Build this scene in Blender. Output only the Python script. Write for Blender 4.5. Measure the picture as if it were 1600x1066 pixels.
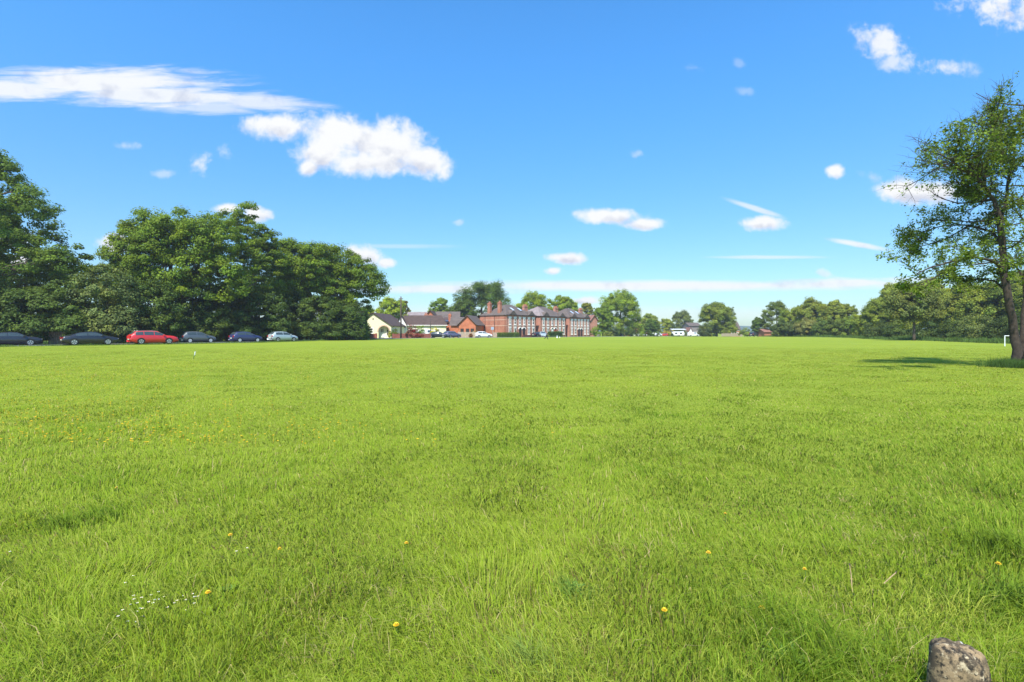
import bpy, math, random
import numpy as np
from mathutils import Vector
for o in list(bpy.data.objects): bpy.data.objects.remove(o)
C = bpy.context.scene.collection
S = bpy.context.scene
R = math.radians
# ------------------------------------------------------------------ camera
EYE, HOR, F = 1.5, 518.0, 800.0
cd = bpy.data.cameras.new('camera'); cam = bpy.data.objects.new('camera', cd); C.objects.link(cam)
cam.location = (0, 0, EYE); cam.rotation_euler = (R(90), 0, 0)
cd.lens = 18; cd.sensor_width = 36; cd.shift_y = -15/1600; cd.clip_start = 0.05; cd.clip_end = 9000
S.camera = cam
S.view_settings.view_transform = 'Standard'; S.view_settings.look = 'None'
S.view_settings.gamma = 1; S.view_settings.use_curve_mapping = False
S.view_settings.exposure = 1.0
# ------------------------------------------------------------------ sun and sky
SUN_AZ, SUN_EL = -163.0, 54.0
sd = Vector((math.sin(R(SUN_AZ))*math.cos(R(SUN_EL)), math.cos(R(SUN_AZ))*math.cos(R(SUN_EL)), math.sin(R(SUN_EL))))
sl = bpy.data.lights.new('sun', 'SUN'); sun = bpy.data.objects.new('sun', sl); C.objects.link(sun)
sl.energy = 3.7; sl.angle = R(1.2); sl.color = (1.0, 0.955, 0.88)
sun.rotation_euler = sd.to_track_quat('Z', 'Y').to_euler(); sun.location = (-30, -20, 60)
W = bpy.data.worlds.new('World'); S.world = W; W.use_nodes = True
nt = W.node_tree; nt.nodes.clear()
N = nt.nodes.new; LK = nt.links.new
def wire(sock, v):
    if isinstance(v, bpy.types.NodeSocket): LK(v, sock)
    else: sock.default_value = v
def M_(op, a, b=None, c=None, clamp=False):
    n = N('ShaderNodeMath'); n.operation = op; n.use_clamp = clamp
    wire(n.inputs[0], a)
    if b is not None: wire(n.inputs[1], b)
    if c is not None: wire(n.inputs[2], c)
    return n.outputs[0]
def V_(op, a, b=None):
    n = N('ShaderNodeVectorMath'); n.operation = op; wire(n.inputs[0], a)
    if b is not None: wire(n.inputs[1], b)
    return n.outputs[0] if op not in ('LENGTH', 'DOT_PRODUCT') else n.outputs['Value']
def ss(v, lo, hi, a=0.0, b=1.0):
    n = N('ShaderNodeMapRange'); n.interpolation_type = 'SMOOTHSTEP'
    wire(n.inputs['Value'], v)
    n.inputs['From Min'].default_value = lo; n.inputs['From Max'].default_value = hi
    n.inputs['To Min'].default_value = a; n.inputs['To Max'].default_value = b
    return n.outputs[0]
sky = N('ShaderNodeTexSky'); sky.sky_type = 'NISHITA'; sky.sun_disc = False
sky.sun_elevation = R(SUN_EL); sky.sun_rotation = R(SUN_AZ % 360)
sky.altitude = 0; sky.air_density = 1.0; sky.dust_density = 0.6; sky.ozone_density = 2.0
tc = N('ShaderNodeTexCoord'); D = V_('NORMALIZE', tc.outputs['Generated'])
sx = N('ShaderNodeSeparateXYZ'); LK(D, sx.inputs[0])
az = M_('ARCTAN2', sx.outputs[0], sx.outputs[1]); el = M_('ARCSINE', sx.outputs[2])
hs = N('ShaderNodeHueSaturation'); LK(sky.outputs[0], hs.inputs['Color'])
hs.inputs['Saturation'].default_value = 1.12; hs.inputs['Value'].default_value = 1.0
tint = N('ShaderNodeMix'); tint.data_type = 'RGBA'; tint.blend_type = 'MULTIPLY'; tint.inputs[0].default_value = 1
LK(hs.outputs[0], tint.inputs[6])
tv = N('ShaderNodeMix'); tv.data_type = 'RGBA'; LK(ss(el, 0.0, 0.55), tv.inputs[0])
tv.inputs[6].default_value = (0.52, 0.65, 0.74, 1); tv.inputs[7].default_value = (0.52, 1.04, 1.30, 1); LK(tv.outputs[2], tint.inputs[7])
skycol = tint.outputs[2]
# clouds of the world, each one an ellipse in azimuth / elevation with a ragged edge
ay = M_('MAXIMUM', M_('ABSOLUTE', sx.outputs[1]), 0.02)
cv = N('ShaderNodeCombineXYZ'); LK(M_('DIVIDE', sx.outputs[0], ay), cv.inputs[0]); LK(M_('DIVIDE', sx.outputs[2], ay), cv.inputs[1])
def noise(vec, scale, detail=8, rough=0.55, dist=0.0, off=None):
    if off is not None: vec = V_('ADD', vec, off)
    n = N('ShaderNodeTexNoise'); LK(vec, n.inputs['Vector'])
    n.inputs['Scale'].default_value = scale; n.inputs['Detail'].default_value = detail
    n.inputs['Roughness'].default_value = rough; n.inputs['Distortion'].default_value = dist
    return n.outputs[0]
nA = noise(cv.outputs[0], 13, 10, 0.55, 0.3)
nB = noise(cv.outputs[0], 42, 8, 0.6, 0.2)
puff = M_('ADD', M_('MULTIPLY', M_('SUBTRACT', nA, 0.5), 2.2), M_('MULTIPLY', M_('SUBTRACT', nB, 0.5), 1.7))
stc = V_('MULTIPLY', cv.outputs[0], (1.0, 7.0, 1.0))
nC = noise(stc, 9, 10, 0.62, 0.5)
wisp = M_('MULTIPLY', M_('SUBTRACT', nC, 0.5), 3.4)
nL = noise(cv.outputs[0], 20, 6, 0.55, 0.2, (0.012, 0.02, 0.0))
def azel(px, py):
    u, v = (px-800)/F, (HOR-py)/F
    return math.atan(u), math.atan(v/math.sqrt(1+u*u))
def ell(px, py, rx, ry, rot=0):
    a, e = (px-800)/F, (HOR-py)/F; ra = rx/F; re = ry/F
    p = V_('SUBTRACT', cv.outputs[0], (a, e, 0))
    if rot:
        c, s = math.cos(R(rot)), math.sin(R(rot))
        X = V_('DOT_PRODUCT', p, (c, s, 0)); Y = V_('DOT_PRODUCT', p, (-s, c, 0))
        q = N('ShaderNodeCombineXYZ'); LK(M_('MULTIPLY', X, 1/ra), q.inputs[0]); LK(M_('MULTIPLY', Y, 1/re), q.inputs[1]); q = q.outputs[0]
    else:
        q = V_('MULTIPLY', p, (1/ra, 1/re, 0))
    return M_('SUBTRACT', 1.0, V_('LENGTH', q)), q
cum = [(440,196,66,24,0),(530,208,66,38,0),(602,226,80,46,-6),(660,250,58,28,-14),(505,238,48,32,0),(580,256,90,24,0),(482,262,20,14,20),
       (955,338,56,15,0),(1010,350,38,11,0),(1190,349,40,12,0),(1305,268,16,13,0),(1410,300,42,22,0),(1450,300,60,20,0),
       (885,404,38,11,0),(865,423,18,8,0),(572,400,34,19,-8),(603,411,20,9,0),(180,378,34,18,0),(400,335,26,14,0),(355,326,24,10,0),
       (1640,10,80,40,0),(915,470,26,8,0),(205,362,20,10,0),(20,372,34,14,0),(60,408,60,10,0)]
soft = [(1378,72,46,30,-12,.9),(1395,96,40,20,0,.7),(1470,104,46,15,-4,.75),(1560,10,75,36,-10,.95),(318,258,22,16,60,.75),(350,238,14,14,80,.5),(200,228,24,8,0,.45),(252,272,20,7,0,.4),(1080,106,18,8,0,.3),(1165,143,18,8,0,.25),(1158,98,10,7,0,.2),(717,347,10,5,0,.4),
        (995,241,8,6,0,.35),(1363,277,20,8,-15,.35),(1055,98,20,10,0,.0),(1288,427,22,6,-18,.55)]
cir = [(150,128,260,30,0,.95),(250,150,230,26,-3,.9),(400,160,130,18,-4,.75),(330,168,130,14,0,.6),(20,138,180,26,0,.9),(1180,326,62,6,-18,.65),(1340,382,62,6,-10,.85),(1200,402,120,4,0,.55),(610,385,130,5,0,.3),(1000,447,470,12,0,.95),(1330,443,180,11,0,.9),
       (690,452,190,10,0,.85),(900,490,900,16,0,.32),(600,205,60,4,0,.0)]
f = None; lowside = None
for c in cum:
    g, q = ell(*c)
    g = M_('MULTIPLY', g, 1.7)
    f = g if f is None else M_('SMOOTH_MAX', f, g, 0.5)
    sy = N('ShaderNodeSeparateXYZ'); LK(q, sy.inputs[0])
    contrib = M_('MULTIPLY', M_('MAXIMUM', g, 0.0), sy.outputs[1])
    lowside = contrib if lowside is None else M_('ADD', lowside, contrib)
fc = M_('ADD', f, puff)
dens = ss(fc, -0.22, 1.0)
near = ss(f, -0.75, -0.15)
dens = M_('MULTIPLY', dens, near)
for c in soft:
    if c[5] <= 0: continue
    g, q = ell(*c[:5]); d = M_('MULTIPLY', ss(M_('ADD', M_('MULTIPLY', g, 0.9), M_('MULTIPLY', puff, 1.3)), -0.15, 1.0), c[5]); d = M_('MULTIPLY', d, ss(g, -0.9, 0.2))
    dens = M_('MAXIMUM', dens, d)
for c in cir:
    if c[5] <= 0: continue
    g, q = ell(*c[:5]); d = M_('MULTIPLY', ss(M_('ADD', g, M_('MULTIPLY', wisp, 0.42 if c[2] < 300 and c[3] > 8 else 0.2)), -0.02, 0.75), c[5])
    dens = M_('MAXIMUM', dens, d)
dens = M_('MULTIPLY', dens, ss(el, -0.01, 0.01))
shade = ss(M_('ADD', M_('MULTIPLY', lowside, 1.0), M_('MULTIPLY', M_('SUBTRACT', nL, 0.5), 3.2)), -0.95, 0.02)
cc = N('ShaderNodeMix'); cc.data_type = 'RGBA'; LK(shade, cc.inputs[0])
cc.inputs[6].default_value = (2.85, 3.0, 3.5, 1); cc.inputs[7].default_value = (4.2, 4.25, 4.3, 1)
mx = N('ShaderNodeMix'); mx.data_type = 'RGBA'; LK(dens, mx.inputs[0]); LK(skycol, mx.inputs[6]); LK(cc.outputs[2], mx.inputs[7])
bg = N('ShaderNodeBackground'); LK(mx.outputs[2], bg.inputs[0]); bg.inputs[1].default_value = 0.118
wo = N('ShaderNodeOutputWorld'); LK(bg.outputs[0], wo.inputs[0])
W.cycles.sampling_method = 'MANUAL'; W.cycles.sample_map_resolution = 1024

HAZE = 0.00033
# ================================================================== helpers
rng = np.random.default_rng(7); random.seed(7)
def vnoise(x, y, seed=0):
    x = np.asarray(x, float); y = np.asarray(y, float)
    xi = np.floor(x).astype(np.int64); yi = np.floor(y).astype(np.int64); fx = x-xi; fy = y-yi
    fx = fx*fx*(3-2*fx); fy = fy*fy*(3-2*fy)
    def h(a, b):
        n = (a*374761393 + b*668265263 + seed*1442695041) & 0xffffffff
        n = ((n ^ (n >> 13))*1274126177) & 0xffffffff
        return ((n ^ (n >> 16)) & 0xffff)/65535.0
    return (h(xi, yi)*(1-fx)+h(xi+1, yi)*fx)*(1-fy)+(h(xi, yi+1)*(1-fx)+h(xi+1, yi+1)*fx)*fy
def sstep(a, b, x):
    t = np.clip((np.asarray(x, float)-a)/(b-a), 0, 1); return t*t*(3-2*t)
def terrain(x, y):
    x = np.asarray(x, float); y = np.asarray(y, float); d = np.hypot(x, y)
    z = -0.75*sstep(135, 235, y)
    z = z + (vnoise(x*0.8, y*0.8, 3)-.5)*0.03*sstep(80, 20, d) + (vnoise(x*0.11, y*0.11, 5)-.5)*0.12*sstep(5, 20, d)*sstep(110, 60, d)
    return z
def tz(x, y): return float(terrain(x, y))
def P(px, py, Z): return ((px-800)/F*Z, Z, EYE+(HOR-py)/F*Z)

def mesh_np(name, verts, faces, mat, cols=None, smooth=False):
    """faces: list of (n,k) int arrays"""
    me = bpy.data.meshes.new(name); v = np.asarray(verts, np.float32).reshape(-1, 3)
    me.vertices.add(len(v)); me.vertices.foreach_set('co', v.ravel())
    fl = [np.asarray(a, np.int32) for a in faces if len(a)]
    tot = np.concatenate([np.full(len(a), a.shape[1], np.int32) for a in fl])
    idx = np.concatenate([a.ravel() for a in fl])
    me.loops.add(len(idx)); me.loops.foreach_set('vertex_index', idx)
    me.polygons.add(len(tot)); st = np.concatenate([[0], np.cumsum(tot)[:-1]]).astype(np.int32)
    me.polygons.foreach_set('loop_start', st); me.polygons.foreach_set('loop_total', tot)
    if smooth: me.polygons.foreach_set('use_smooth', np.ones(len(tot), bool))
    me.update(calc_edges=True)
    if cols is not None:
        at = me.color_attributes.new('tint', 'FLOAT_COLOR', 'POINT')
        c4 = np.ones((len(v), 4), np.float32); c4[:, :3] = cols; at.data.foreach_set('color', c4.ravel())
    me.materials.append(mat)
    return me
class MB:
    def __init__(s): s.v = []; s.f = []
    def add(s, vs, fs):
        b = len(s.v); s.v += [tuple(map(float, p)) for p in vs]; s.f += [tuple(b+i for i in f) for f in fs]; return s
    def box(s, x0, x1, y0, y1, z0, z1):
        return s.add([(x0,y0,z0),(x1,y0,z0),(x1,y1,z0),(x0,y1,z0),(x0,y0,z1),(x1,y0,z1),(x1,y1,z1),(x0,y1,z1)],
              [(0,3,2,1),(4,5,6,7),(0,1,5,4),(1,2,6,5),(2,3,7,6),(3,0,4,7)])
    def prism(s, pts, y0, y1):          # polygon in xz pushed along y
        n = len(pts)
        return s.add([(x,y0,z) for x,z in pts]+[(x,y1,z) for x,z in pts],
              [tuple(range(n)), tuple(reversed(range(n,2*n)))]+[(i, i+n, (i+1)%n+n, (i+1)%n) for i in range(n)])
    def prism_x(s, pts, x0, x1):        # polygon in yz pushed along x
        n = len(pts)
        return s.add([(x0,y,z) for y,z in pts]+[(x1,y,z) for y,z in pts],
              [tuple(reversed(range(n))), tuple(range(n,2*n))]+[(i, (i+1)%n, (i+1)%n+n, i+n) for i in range(n)])
    def tube(s, pts, rad, seg=8, cap=True):
        pts = [Vector(p) for p in pts]; b = len(s.v); up = Vector((0.31, 0.2, 0.93))
        for i, p in enumerate(pts):
            t = (pts[min(i+1, len(pts)-1)]-pts[max(i-1, 0)]).normalized()
            a = t.cross(up)
            if a.length < 0.05: a = t.cross(Vector((1, 0, 0)))
            a.normalize(); c = t.cross(a); r = rad[i] if isinstance(rad, (list, tuple)) else rad
            for k in range(seg):
                g = 2*math.pi*k/seg; q = p+a*math.cos(g)*r+c*math.sin(g)*r; s.v.append(tuple(q))
        for i in range(len(pts)-1):
            for k in range(seg):
                k2 = (k+1) % seg; s.f.append((b+i*seg+k, b+i*seg+k2, b+(i+1)*seg+k2, b+(i+1)*seg+k))
        if cap:
            s.f.append(tuple(b+k for k in reversed(range(seg)))); s.f.append(tuple(b+(len(pts)-1)*seg+k for k in range(seg)))
        return s
    def build(s, name, mat, parent=None, smooth=False, bevel=0):
        me = bpy.data.meshes.new(name); me.from_pydata(s.v, [], s.f); me.materials.append(mat)
        if smooth: me.polygons.foreach_set('use_smooth', [True]*len(me.polygons))
        me.update(); o = bpy.data.objects.new(name, me); C.objects.link(o)
        if parent: o.parent = parent
        if bevel:
            m = o.modifiers.new('bevel', 'BEVEL'); m.width = bevel; m.segments = 2; m.limit_method = 'ANGLE'
        return o
def tag(o, label=None, cat=None, group=None, kind=None):
    if label: o['label'] = label
    if cat: o['category'] = cat
    if group: o['group'] = group
    if kind: o['kind'] = kind
    return o
def thing(name, label, cat, loc=(0,0,0), rz=0, group=None):
    o = bpy.data.objects.new(name, None); C.objects.link(o); o.location = loc; o.rotation_euler = (0,0,rz)
    o.empty_display_size = 0.3
    return tag(o, label, cat, group)
def link(name, me, parent=None):
    o = bpy.data.objects.new(name, me); C.objects.link(o)
    if parent: o.parent = parent
    return o
def children(o): return [c for c in bpy.data.objects if c.parent == o]
def dup(root, loc, rz=0, scale=None, label=None, group=None):
    def cp(o, par):
        c = o.copy(); C.objects.link(c); c.parent = par
        for ch in children(o): cp(ch, c)
        return c
    r = cp(root, None); r.location = loc; r.rotation_euler = (0,0,rz)
    if scale: r.scale = scale
    if label: r['label'] = label
    if group: r['group'] = group
    return r

# ================================================================== materials
def mat(name, col, rough=0.7, metal=0, var=0.12, scale=3.0, bump=0.0, bscale=20, spec=0.4, coat=0):
    m = bpy.data.materials.new(name); m.use_nodes = True; t = m.node_tree; b = t.nodes['Principled BSDF']
    b.inputs['Roughness'].default_value = rough; b.inputs['Metallic'].default_value = metal
    b.inputs['Specular IOR Level'].default_value = spec; b.inputs['Coat Weight'].default_value = coat
    co = t.nodes.new('ShaderNodeTexCoord'); nz = t.nodes.new('ShaderNodeTexNoise'); nz.inputs['Scale'].default_value = scale
    nz.inputs['Detail'].default_value = 6; t.links.new(co.outputs['Object'], nz.inputs['Vector'])
    mr = t.nodes.new('ShaderNodeMapRange'); mr.inputs['From Min'].default_value = .3; mr.inputs['From Max'].default_value = .7
    mr.inputs['To Min'].default_value = 1-var; mr.inputs['To Max'].default_value = 1+var
    t.links.new(nz.outputs[0], mr.inputs[0])
    mm = t.nodes.new('ShaderNodeMix'); mm.data_type = 'RGBA'; mm.blend_type = 'MULTIPLY'; mm.inputs[0].default_value = 1
    mm.inputs[6].default_value = (*col, 1); t.links.new(mr.outputs[0], mm.inputs[7]); t.links.new(mm.outputs[2], b.inputs['Base Color'])
    if bump:
        n2 = t.nodes.new('ShaderNodeTexNoise'); n2.inputs['Scale'].default_value = bscale; n2.inputs['Detail'].default_value = 8
        t.links.new(co.outputs['Object'], n2.inputs['Vector'])
        bp = t.nodes.new('ShaderNodeBump'); bp.inputs['Strength'].default_value = bump; t.links.new(n2.outputs[0], bp.inputs['Height'])
        t.links.new(bp.outputs[0], b.inputs['Normal'])
    return m
def leafmat(name, trans=0.3, gain=(1.3,1.22,.95), rough=0.6):
    m = bpy.data.materials.new(name); m.use_nodes = True; t = m.node_tree; b = t.nodes['Principled BSDF']
    a = t.nodes.new('ShaderNodeAttribute'); a.attribute_name = 'tint'
    oi = t.nodes.new('ShaderNodeObjectInfo')
    g = t.nodes.new('ShaderNodeMix'); g.data_type = 'RGBA'; g.blend_type = 'MULTIPLY'; g.inputs[0].default_value = 1
    t.links.new(a.outputs['Color'], g.inputs[6]); g.inputs[7].default_value = (*gain, 1)
    t.links.new(g.outputs[2], b.inputs['Base Color']); b.inputs['Roughness'].default_value = rough; b.inputs['Specular IOR Level'].default_value = 0.12
    if name == 'grass blade':
        ge = t.nodes.new('ShaderNodeNewGeometry'); vm = t.nodes.new('ShaderNodeVectorMath'); vm.operation = 'ADD'; t.links.new(ge.outputs['Normal'], vm.inputs[0]); vm.inputs[1].default_value = (0, 0, 2.4)
        vn = t.nodes.new('ShaderNodeVectorMath'); vn.operation = 'NORMALIZE'; t.links.new(vm.outputs[0], vn.inputs[0]); t.links.new(vn.outputs[0], b.inputs['Normal'])
    tr = t.nodes.new('ShaderNodeBsdfTranslucent')
    g2 = t.nodes.new('ShaderNodeMix'); g2.data_type = 'RGBA'; g2.blend_type = 'MULTIPLY'; g2.inputs[0].default_value = 1
    t.links.new(g.outputs[2], g2.inputs[6]); g2.inputs[7].default_value = (1.25, 1.2, 0.6, 1); t.links.new(g2.outputs[2], tr.inputs[0])
    mx = t.nodes.new('ShaderNodeMixShader'); mx.inputs[0].default_value = trans
    t.links.new(b.outputs[0], mx.inputs[1]); t.links.new(tr.outputs[0], mx.inputs[2])
    t.links.new(mx.outputs[0], t.nodes['Material Output'].inputs[0])
    return m
def brickmat(name, c1, c2, mortar, scale=1.0):
    m = bpy.data.materials.new(name); m.use_nodes = True; t = m.node_tree; b = t.nodes['Principled BSDF']; b.inputs['Roughness'].default_value = .9
    b.inputs['Specular IOR Level'].default_value = .2
    co = t.nodes.new('ShaderNodeTexCoord'); sp = t.nodes.new('ShaderNodeSeparateXYZ'); t.links.new(co.outputs['Object'], sp.inputs[0])
    ad = t.nodes.new('ShaderNodeMath'); ad.operation = 'ADD'; t.links.new(sp.outputs[0], ad.inputs[0]); t.links.new(sp.outputs[1], ad.inputs[1])
    cb = t.nodes.new('ShaderNodeCombineXYZ'); t.links.new(ad.outputs[0], cb.inputs[0]); t.links.new(sp.outputs[2], cb.inputs[1])
    br = t.nodes.new('ShaderNodeTexBrick'); t.links.new(cb.outputs[0], br.inputs['Vector']); br.inputs['Scale'].default_value = scale
    br.inputs['Color1'].default_value = (*c1, 1); br.inputs['Color2'].default_value = (*c2, 1); br.inputs['Mortar'].default_value = (*mortar, 1)
    br.inputs['Brick Width'].default_value = .225; br.inputs['Row Height'].default_value = .075; br.inputs['Mortar Size'].default_value = .008
    nz = t.nodes.new('ShaderNodeTexNoise'); nz.inputs['Scale'].default_value = .9; nz.inputs['Detail'].default_value = 8; t.links.new(co.outputs['Object'], nz.inputs['Vector'])
    mr = t.nodes.new('ShaderNodeMapRange'); mr.inputs['From Min'].default_value = .3; mr.inputs['From Max'].default_value = .7; mr.inputs['To Min'].default_value = .8; mr.inputs['To Max'].default_value = 1.2
    t.links.new(nz.outputs[0], mr.inputs[0])
    mm = t.nodes.new('ShaderNodeMix'); mm.data_type = 'RGBA'; mm.blend_type = 'MULTIPLY'; mm.inputs[0].default_value = 1
    t.links.new(br.outputs[0], mm.inputs[6]); t.links.new(mr.outputs[0], mm.inputs[7]); t.links.new(mm.outputs[2], b.inputs['Base Color'])
    return m
def rooftile(name, col, row=0.3):
    m = mat(name, col, .85, var=.22, scale=1.2); t = m.node_tree; b = t.nodes['Principled BSDF']
    co = t.nodes.new('ShaderNodeTexCoord'); wv = t.nodes.new('ShaderNodeTexWave'); wv.bands_direction = 'Z'; wv.inputs['Scale'].default_value = 1.6
    t.links.new(co.outputs['Object'], wv.inputs['Vector']); bp = t.nodes.new('ShaderNodeBump'); bp.inputs['Strength'].default_value = .5; bp.inputs['Distance'].default_value = .04
    t.links.new(wv.outputs[0], bp.inputs['Height']); t.links.new(bp.outputs[0], b.inputs['Normal'])
    return m
M = dict(
 brick=brickmat('red brick', (.42,.13,.065), (.34,.10,.055), (.42,.30,.22)),
 brick_front=brickmat('weathered red brick', (.46,.18,.115), (.38,.14,.09), (.48,.34,.27)),
 brick_orange=brickmat('orange brick', (.50,.13,.05), (.42,.10,.045), (.42,.27,.18)),
 brick_low=brickmat('garden wall brick', (.30,.07,.045), (.24,.06,.04), (.30,.20,.16)),
 cream=mat('cream render', (.78,.70,.46), .85, var=.05), white_render=mat('white render', (.80,.76,.68), .85, var=.05),
 band=mat('pale stone band', (.62,.42,.30), .8), trim=mat('white painted trim', (.90,.82,.74), .5, var=.05),
 slate=rooftile('grey slate', (.115,.088,.072)), slate_pale=rooftile('pale slate', (.24,.19,.175)), tile_brown=rooftile('brown roof tile', (.075,.047,.036)),
 tile_red=rooftile('red roof tile', (.25,.12,.09)), glass=mat('dark window glass', (.022,.024,.026), .25, var=.02, spec=.3),
 glass_pale=mat('curtained window glass', (.25,.25,.24), .15, var=.2, scale=6, spec=.6), skylight=mat('skylight glass', (.55,.6,.66), .1, spec=.8),
 door_white=mat('white door paint', (.78,.78,.76), .4, var=.03), door_dark=mat('dark door paint', (.04,.025,.03), .4), door_red=mat('red door paint', (.38,.05,.03), .4),
 dark=mat('dark recess', (.03,.028,.026), .9), pot=mat('terracotta', (.40,.15,.09), .8), wood=mat('weathered wood', (.22,.16,.10), .85, var=.25, scale=8),
 pale_wood=mat('pale fence wood', (.42,.34,.24), .85, var=.2, scale=5), polewood=mat('dark pole wood', (.085,.06,.05), .9, var=.25),
 grey_metal=mat('galvanised metal', (.35,.36,.38), .45, .7), sign_blue=mat('grey blue sign face', (.28,.36,.48), .5), white=mat('white paint', (.8,.8,.8), .45, var=.04),
 bark=mat('bark', (.10,.075,.055), .95, var=.35, scale=6, bump=.7, bscale=14), bark_dark=mat('dark ridged bark', (.045,.033,.024), .95, var=.5, scale=9, bump=1.0, bscale=22), bark_pale=mat('pale bark', (.24,.19,.15), .95, var=.35, scale=5, bump=.5),
 asphalt=mat('asphalt', (.055,.054,.053), .9, var=.2, scale=2, bump=.2, bscale=60), kerb=mat('kerb stone', (.30,.29,.27), .9, var=.15),
 paving=mat('drive paving', (.22,.19,.17), .9, var=.15), hill=mat('distant hillside', (.10,.14,.13), 1, var=.2, scale=.01),
 tyre=mat('tyre rubber', (.02,.02,.02), .85), rim=mat('alloy rim', (.55,.55,.56), .35, .6, var=.05), hubcap=mat('pale hubcap', (.62,.62,.60), .4, .2, var=.05),
 black_trim=mat('black trim', (.015,.015,.016), .5), carglass=mat('car window glass', (.045,.06,.06), .06, var=.05, spec=.8), lampglass=mat('headlight glass', (.6,.62,.65), .1, spec=.8),
 tail=mat('tail light lens', (.35,.015,.012), .2), plate=mat('number plate', (.7,.68,.5), .5),
 leaf=leafmat('tree leaves', .42, (1.50,1.38,.95)), leaf_thin=leafmat('open tree leaves', .42), shrub=leafmat('shrub leaves', .32, (1.5,1.38,1.0)), blade=leafmat('grass blade', .42, (1,1,1), rough=.5),
 petal_white=mat('daisy petal', (.8,.78,.76), .6, var=.03), petal_yellow=mat('yellow petal', (.80,.52,.02), .6, var=.1), straw=mat('dry stalk', (.42,.30,.15), .8, var=.25, scale=20),
 stemgreen=mat('green stem', (.10,.17,.03), .7), solar=mat('solar panel', (.05,.06,.09), .3, spec=.4),
 skin=mat('skin', (.45,.27,.19), .6), cloth_grey=mat('grey jacket', (.13,.14,.17), .9), cloth_dark=mat('dark trousers', (.03,.03,.045), .9), hair=mat('dark hair', (.03,.02,.015), .8))

# ground material: grass seen from far, noise in metres
def ground_mat():
    m = bpy.data.materials.new('grass ground'); m.use_nodes = True; t = m.node_tree; b = t.nodes['Principled BSDF']; b.inputs['Roughness'].default_value = 1; b.inputs['Specular IOR Level'].default_value = 0.05
    co = t.nodes.new('ShaderNodeTexCoord')
    def nz(s, d, lo, hi, sc=(1,1,1)):
        mp = t.nodes.new('ShaderNodeMapping'); mp.inputs['Scale'].default_value = sc; t.links.new(co.outputs['Object'], mp.inputs[0])
        n = t.nodes.new('ShaderNodeTexNoise'); n.inputs['Scale'].default_value = s; n.inputs['Detail'].default_value = d; n.inputs['Roughness'].default_value = .65; t.links.new(mp.outputs[0], n.inputs['Vector'])
        r = t.nodes.new('ShaderNodeMapRange'); r.interpolation_type = 'SMOOTHSTEP'; r.inputs['From Min'].default_value = lo; r.inputs['From Max'].default_value = hi; t.links.new(n.outputs[0], r.inputs[0]); return r.outputs[0]
    def mix(f, a, c):
        x = t.nodes.new('ShaderNodeMix'); x.data_type = 'RGBA'; t.links.new(f, x.inputs[0])
        for s, v in ((6, a), (7, c)):
            if isinstance(v, tuple): x.inputs[s].default_value = (*v, 1)
            else: t.links.new(v, x.inputs[s])
        return x.outputs[2]
    base = mix(nz(.09, 6, .35, .65), GA, GB)
    base = mix(nz(.5, 8, .5, .85, (1, .6, 1)), base, GC)
    base = mix(nz(6, 8, .48, .75), base, GD)
    t.links.new(base, b.inputs['Base Color'])
    n = t.nodes.new('ShaderNodeTexNoise'); n.inputs['Scale'].default_value = 5; n.inputs['Detail'].default_value = 9; n.inputs['Roughness'].default_value = .75; t.links.new(co.outputs['Object'], n.inputs['Vector'])
    bp = t.nodes.new('ShaderNodeBump'); bp.inputs['Strength'].default_value = .9; bp.inputs['Distance'].default_value = .08; t.links.new(n.outputs[0], bp.inputs['Height']); t.links.new(bp.outputs[0], b.inputs['Normal'])
    return m
GA = (.212,.272,.027); GB = (.240,.292,.032); GC = (.190,.235,.030); GD = (.180,.240,.024)
M['ground'] = ground_mat()

# ================================================================== ground, road, hills
def axis(lo, hi, n, k):
    t = np.linspace(-1, 1, n); s = np.sinh(k*t)/np.sinh(k); return np.where(s < 0, -lo*s, hi*s)
gx = axis(-4000, 4000, 260, 8.2); gy = axis(-300, 5000, 300, 8.2)
X, Y = np.meshgrid(gx, gy, indexing='ij'); Zg = terrain(X, Y)
I = np.arange(len(gx)*len(gy)).reshape(len(gx), len(gy))
fq = np.stack([I[:-1,:-1], I[1:,:-1], I[1:,1:], I[:-1,1:]], -1).reshape(-1, 4)
g = link('ground', mesh_np('ground', np.stack([X, Y, Zg], -1), [fq], M['ground'], smooth=True)); tag(g, kind='structure', label='mown green playing field')
road_pts = [(-75,22),(-61.5,38),(-53.5,50.5),(-47.4,58),(-37.5,71.5),(-34.6,79),(-33.0,90),(-29.5,103),(-24,110),(-14,117),(-3,123.5),(9,134),(22,149),(36,165),(48,190),(56,226),(120,235),(190,215)]
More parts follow.
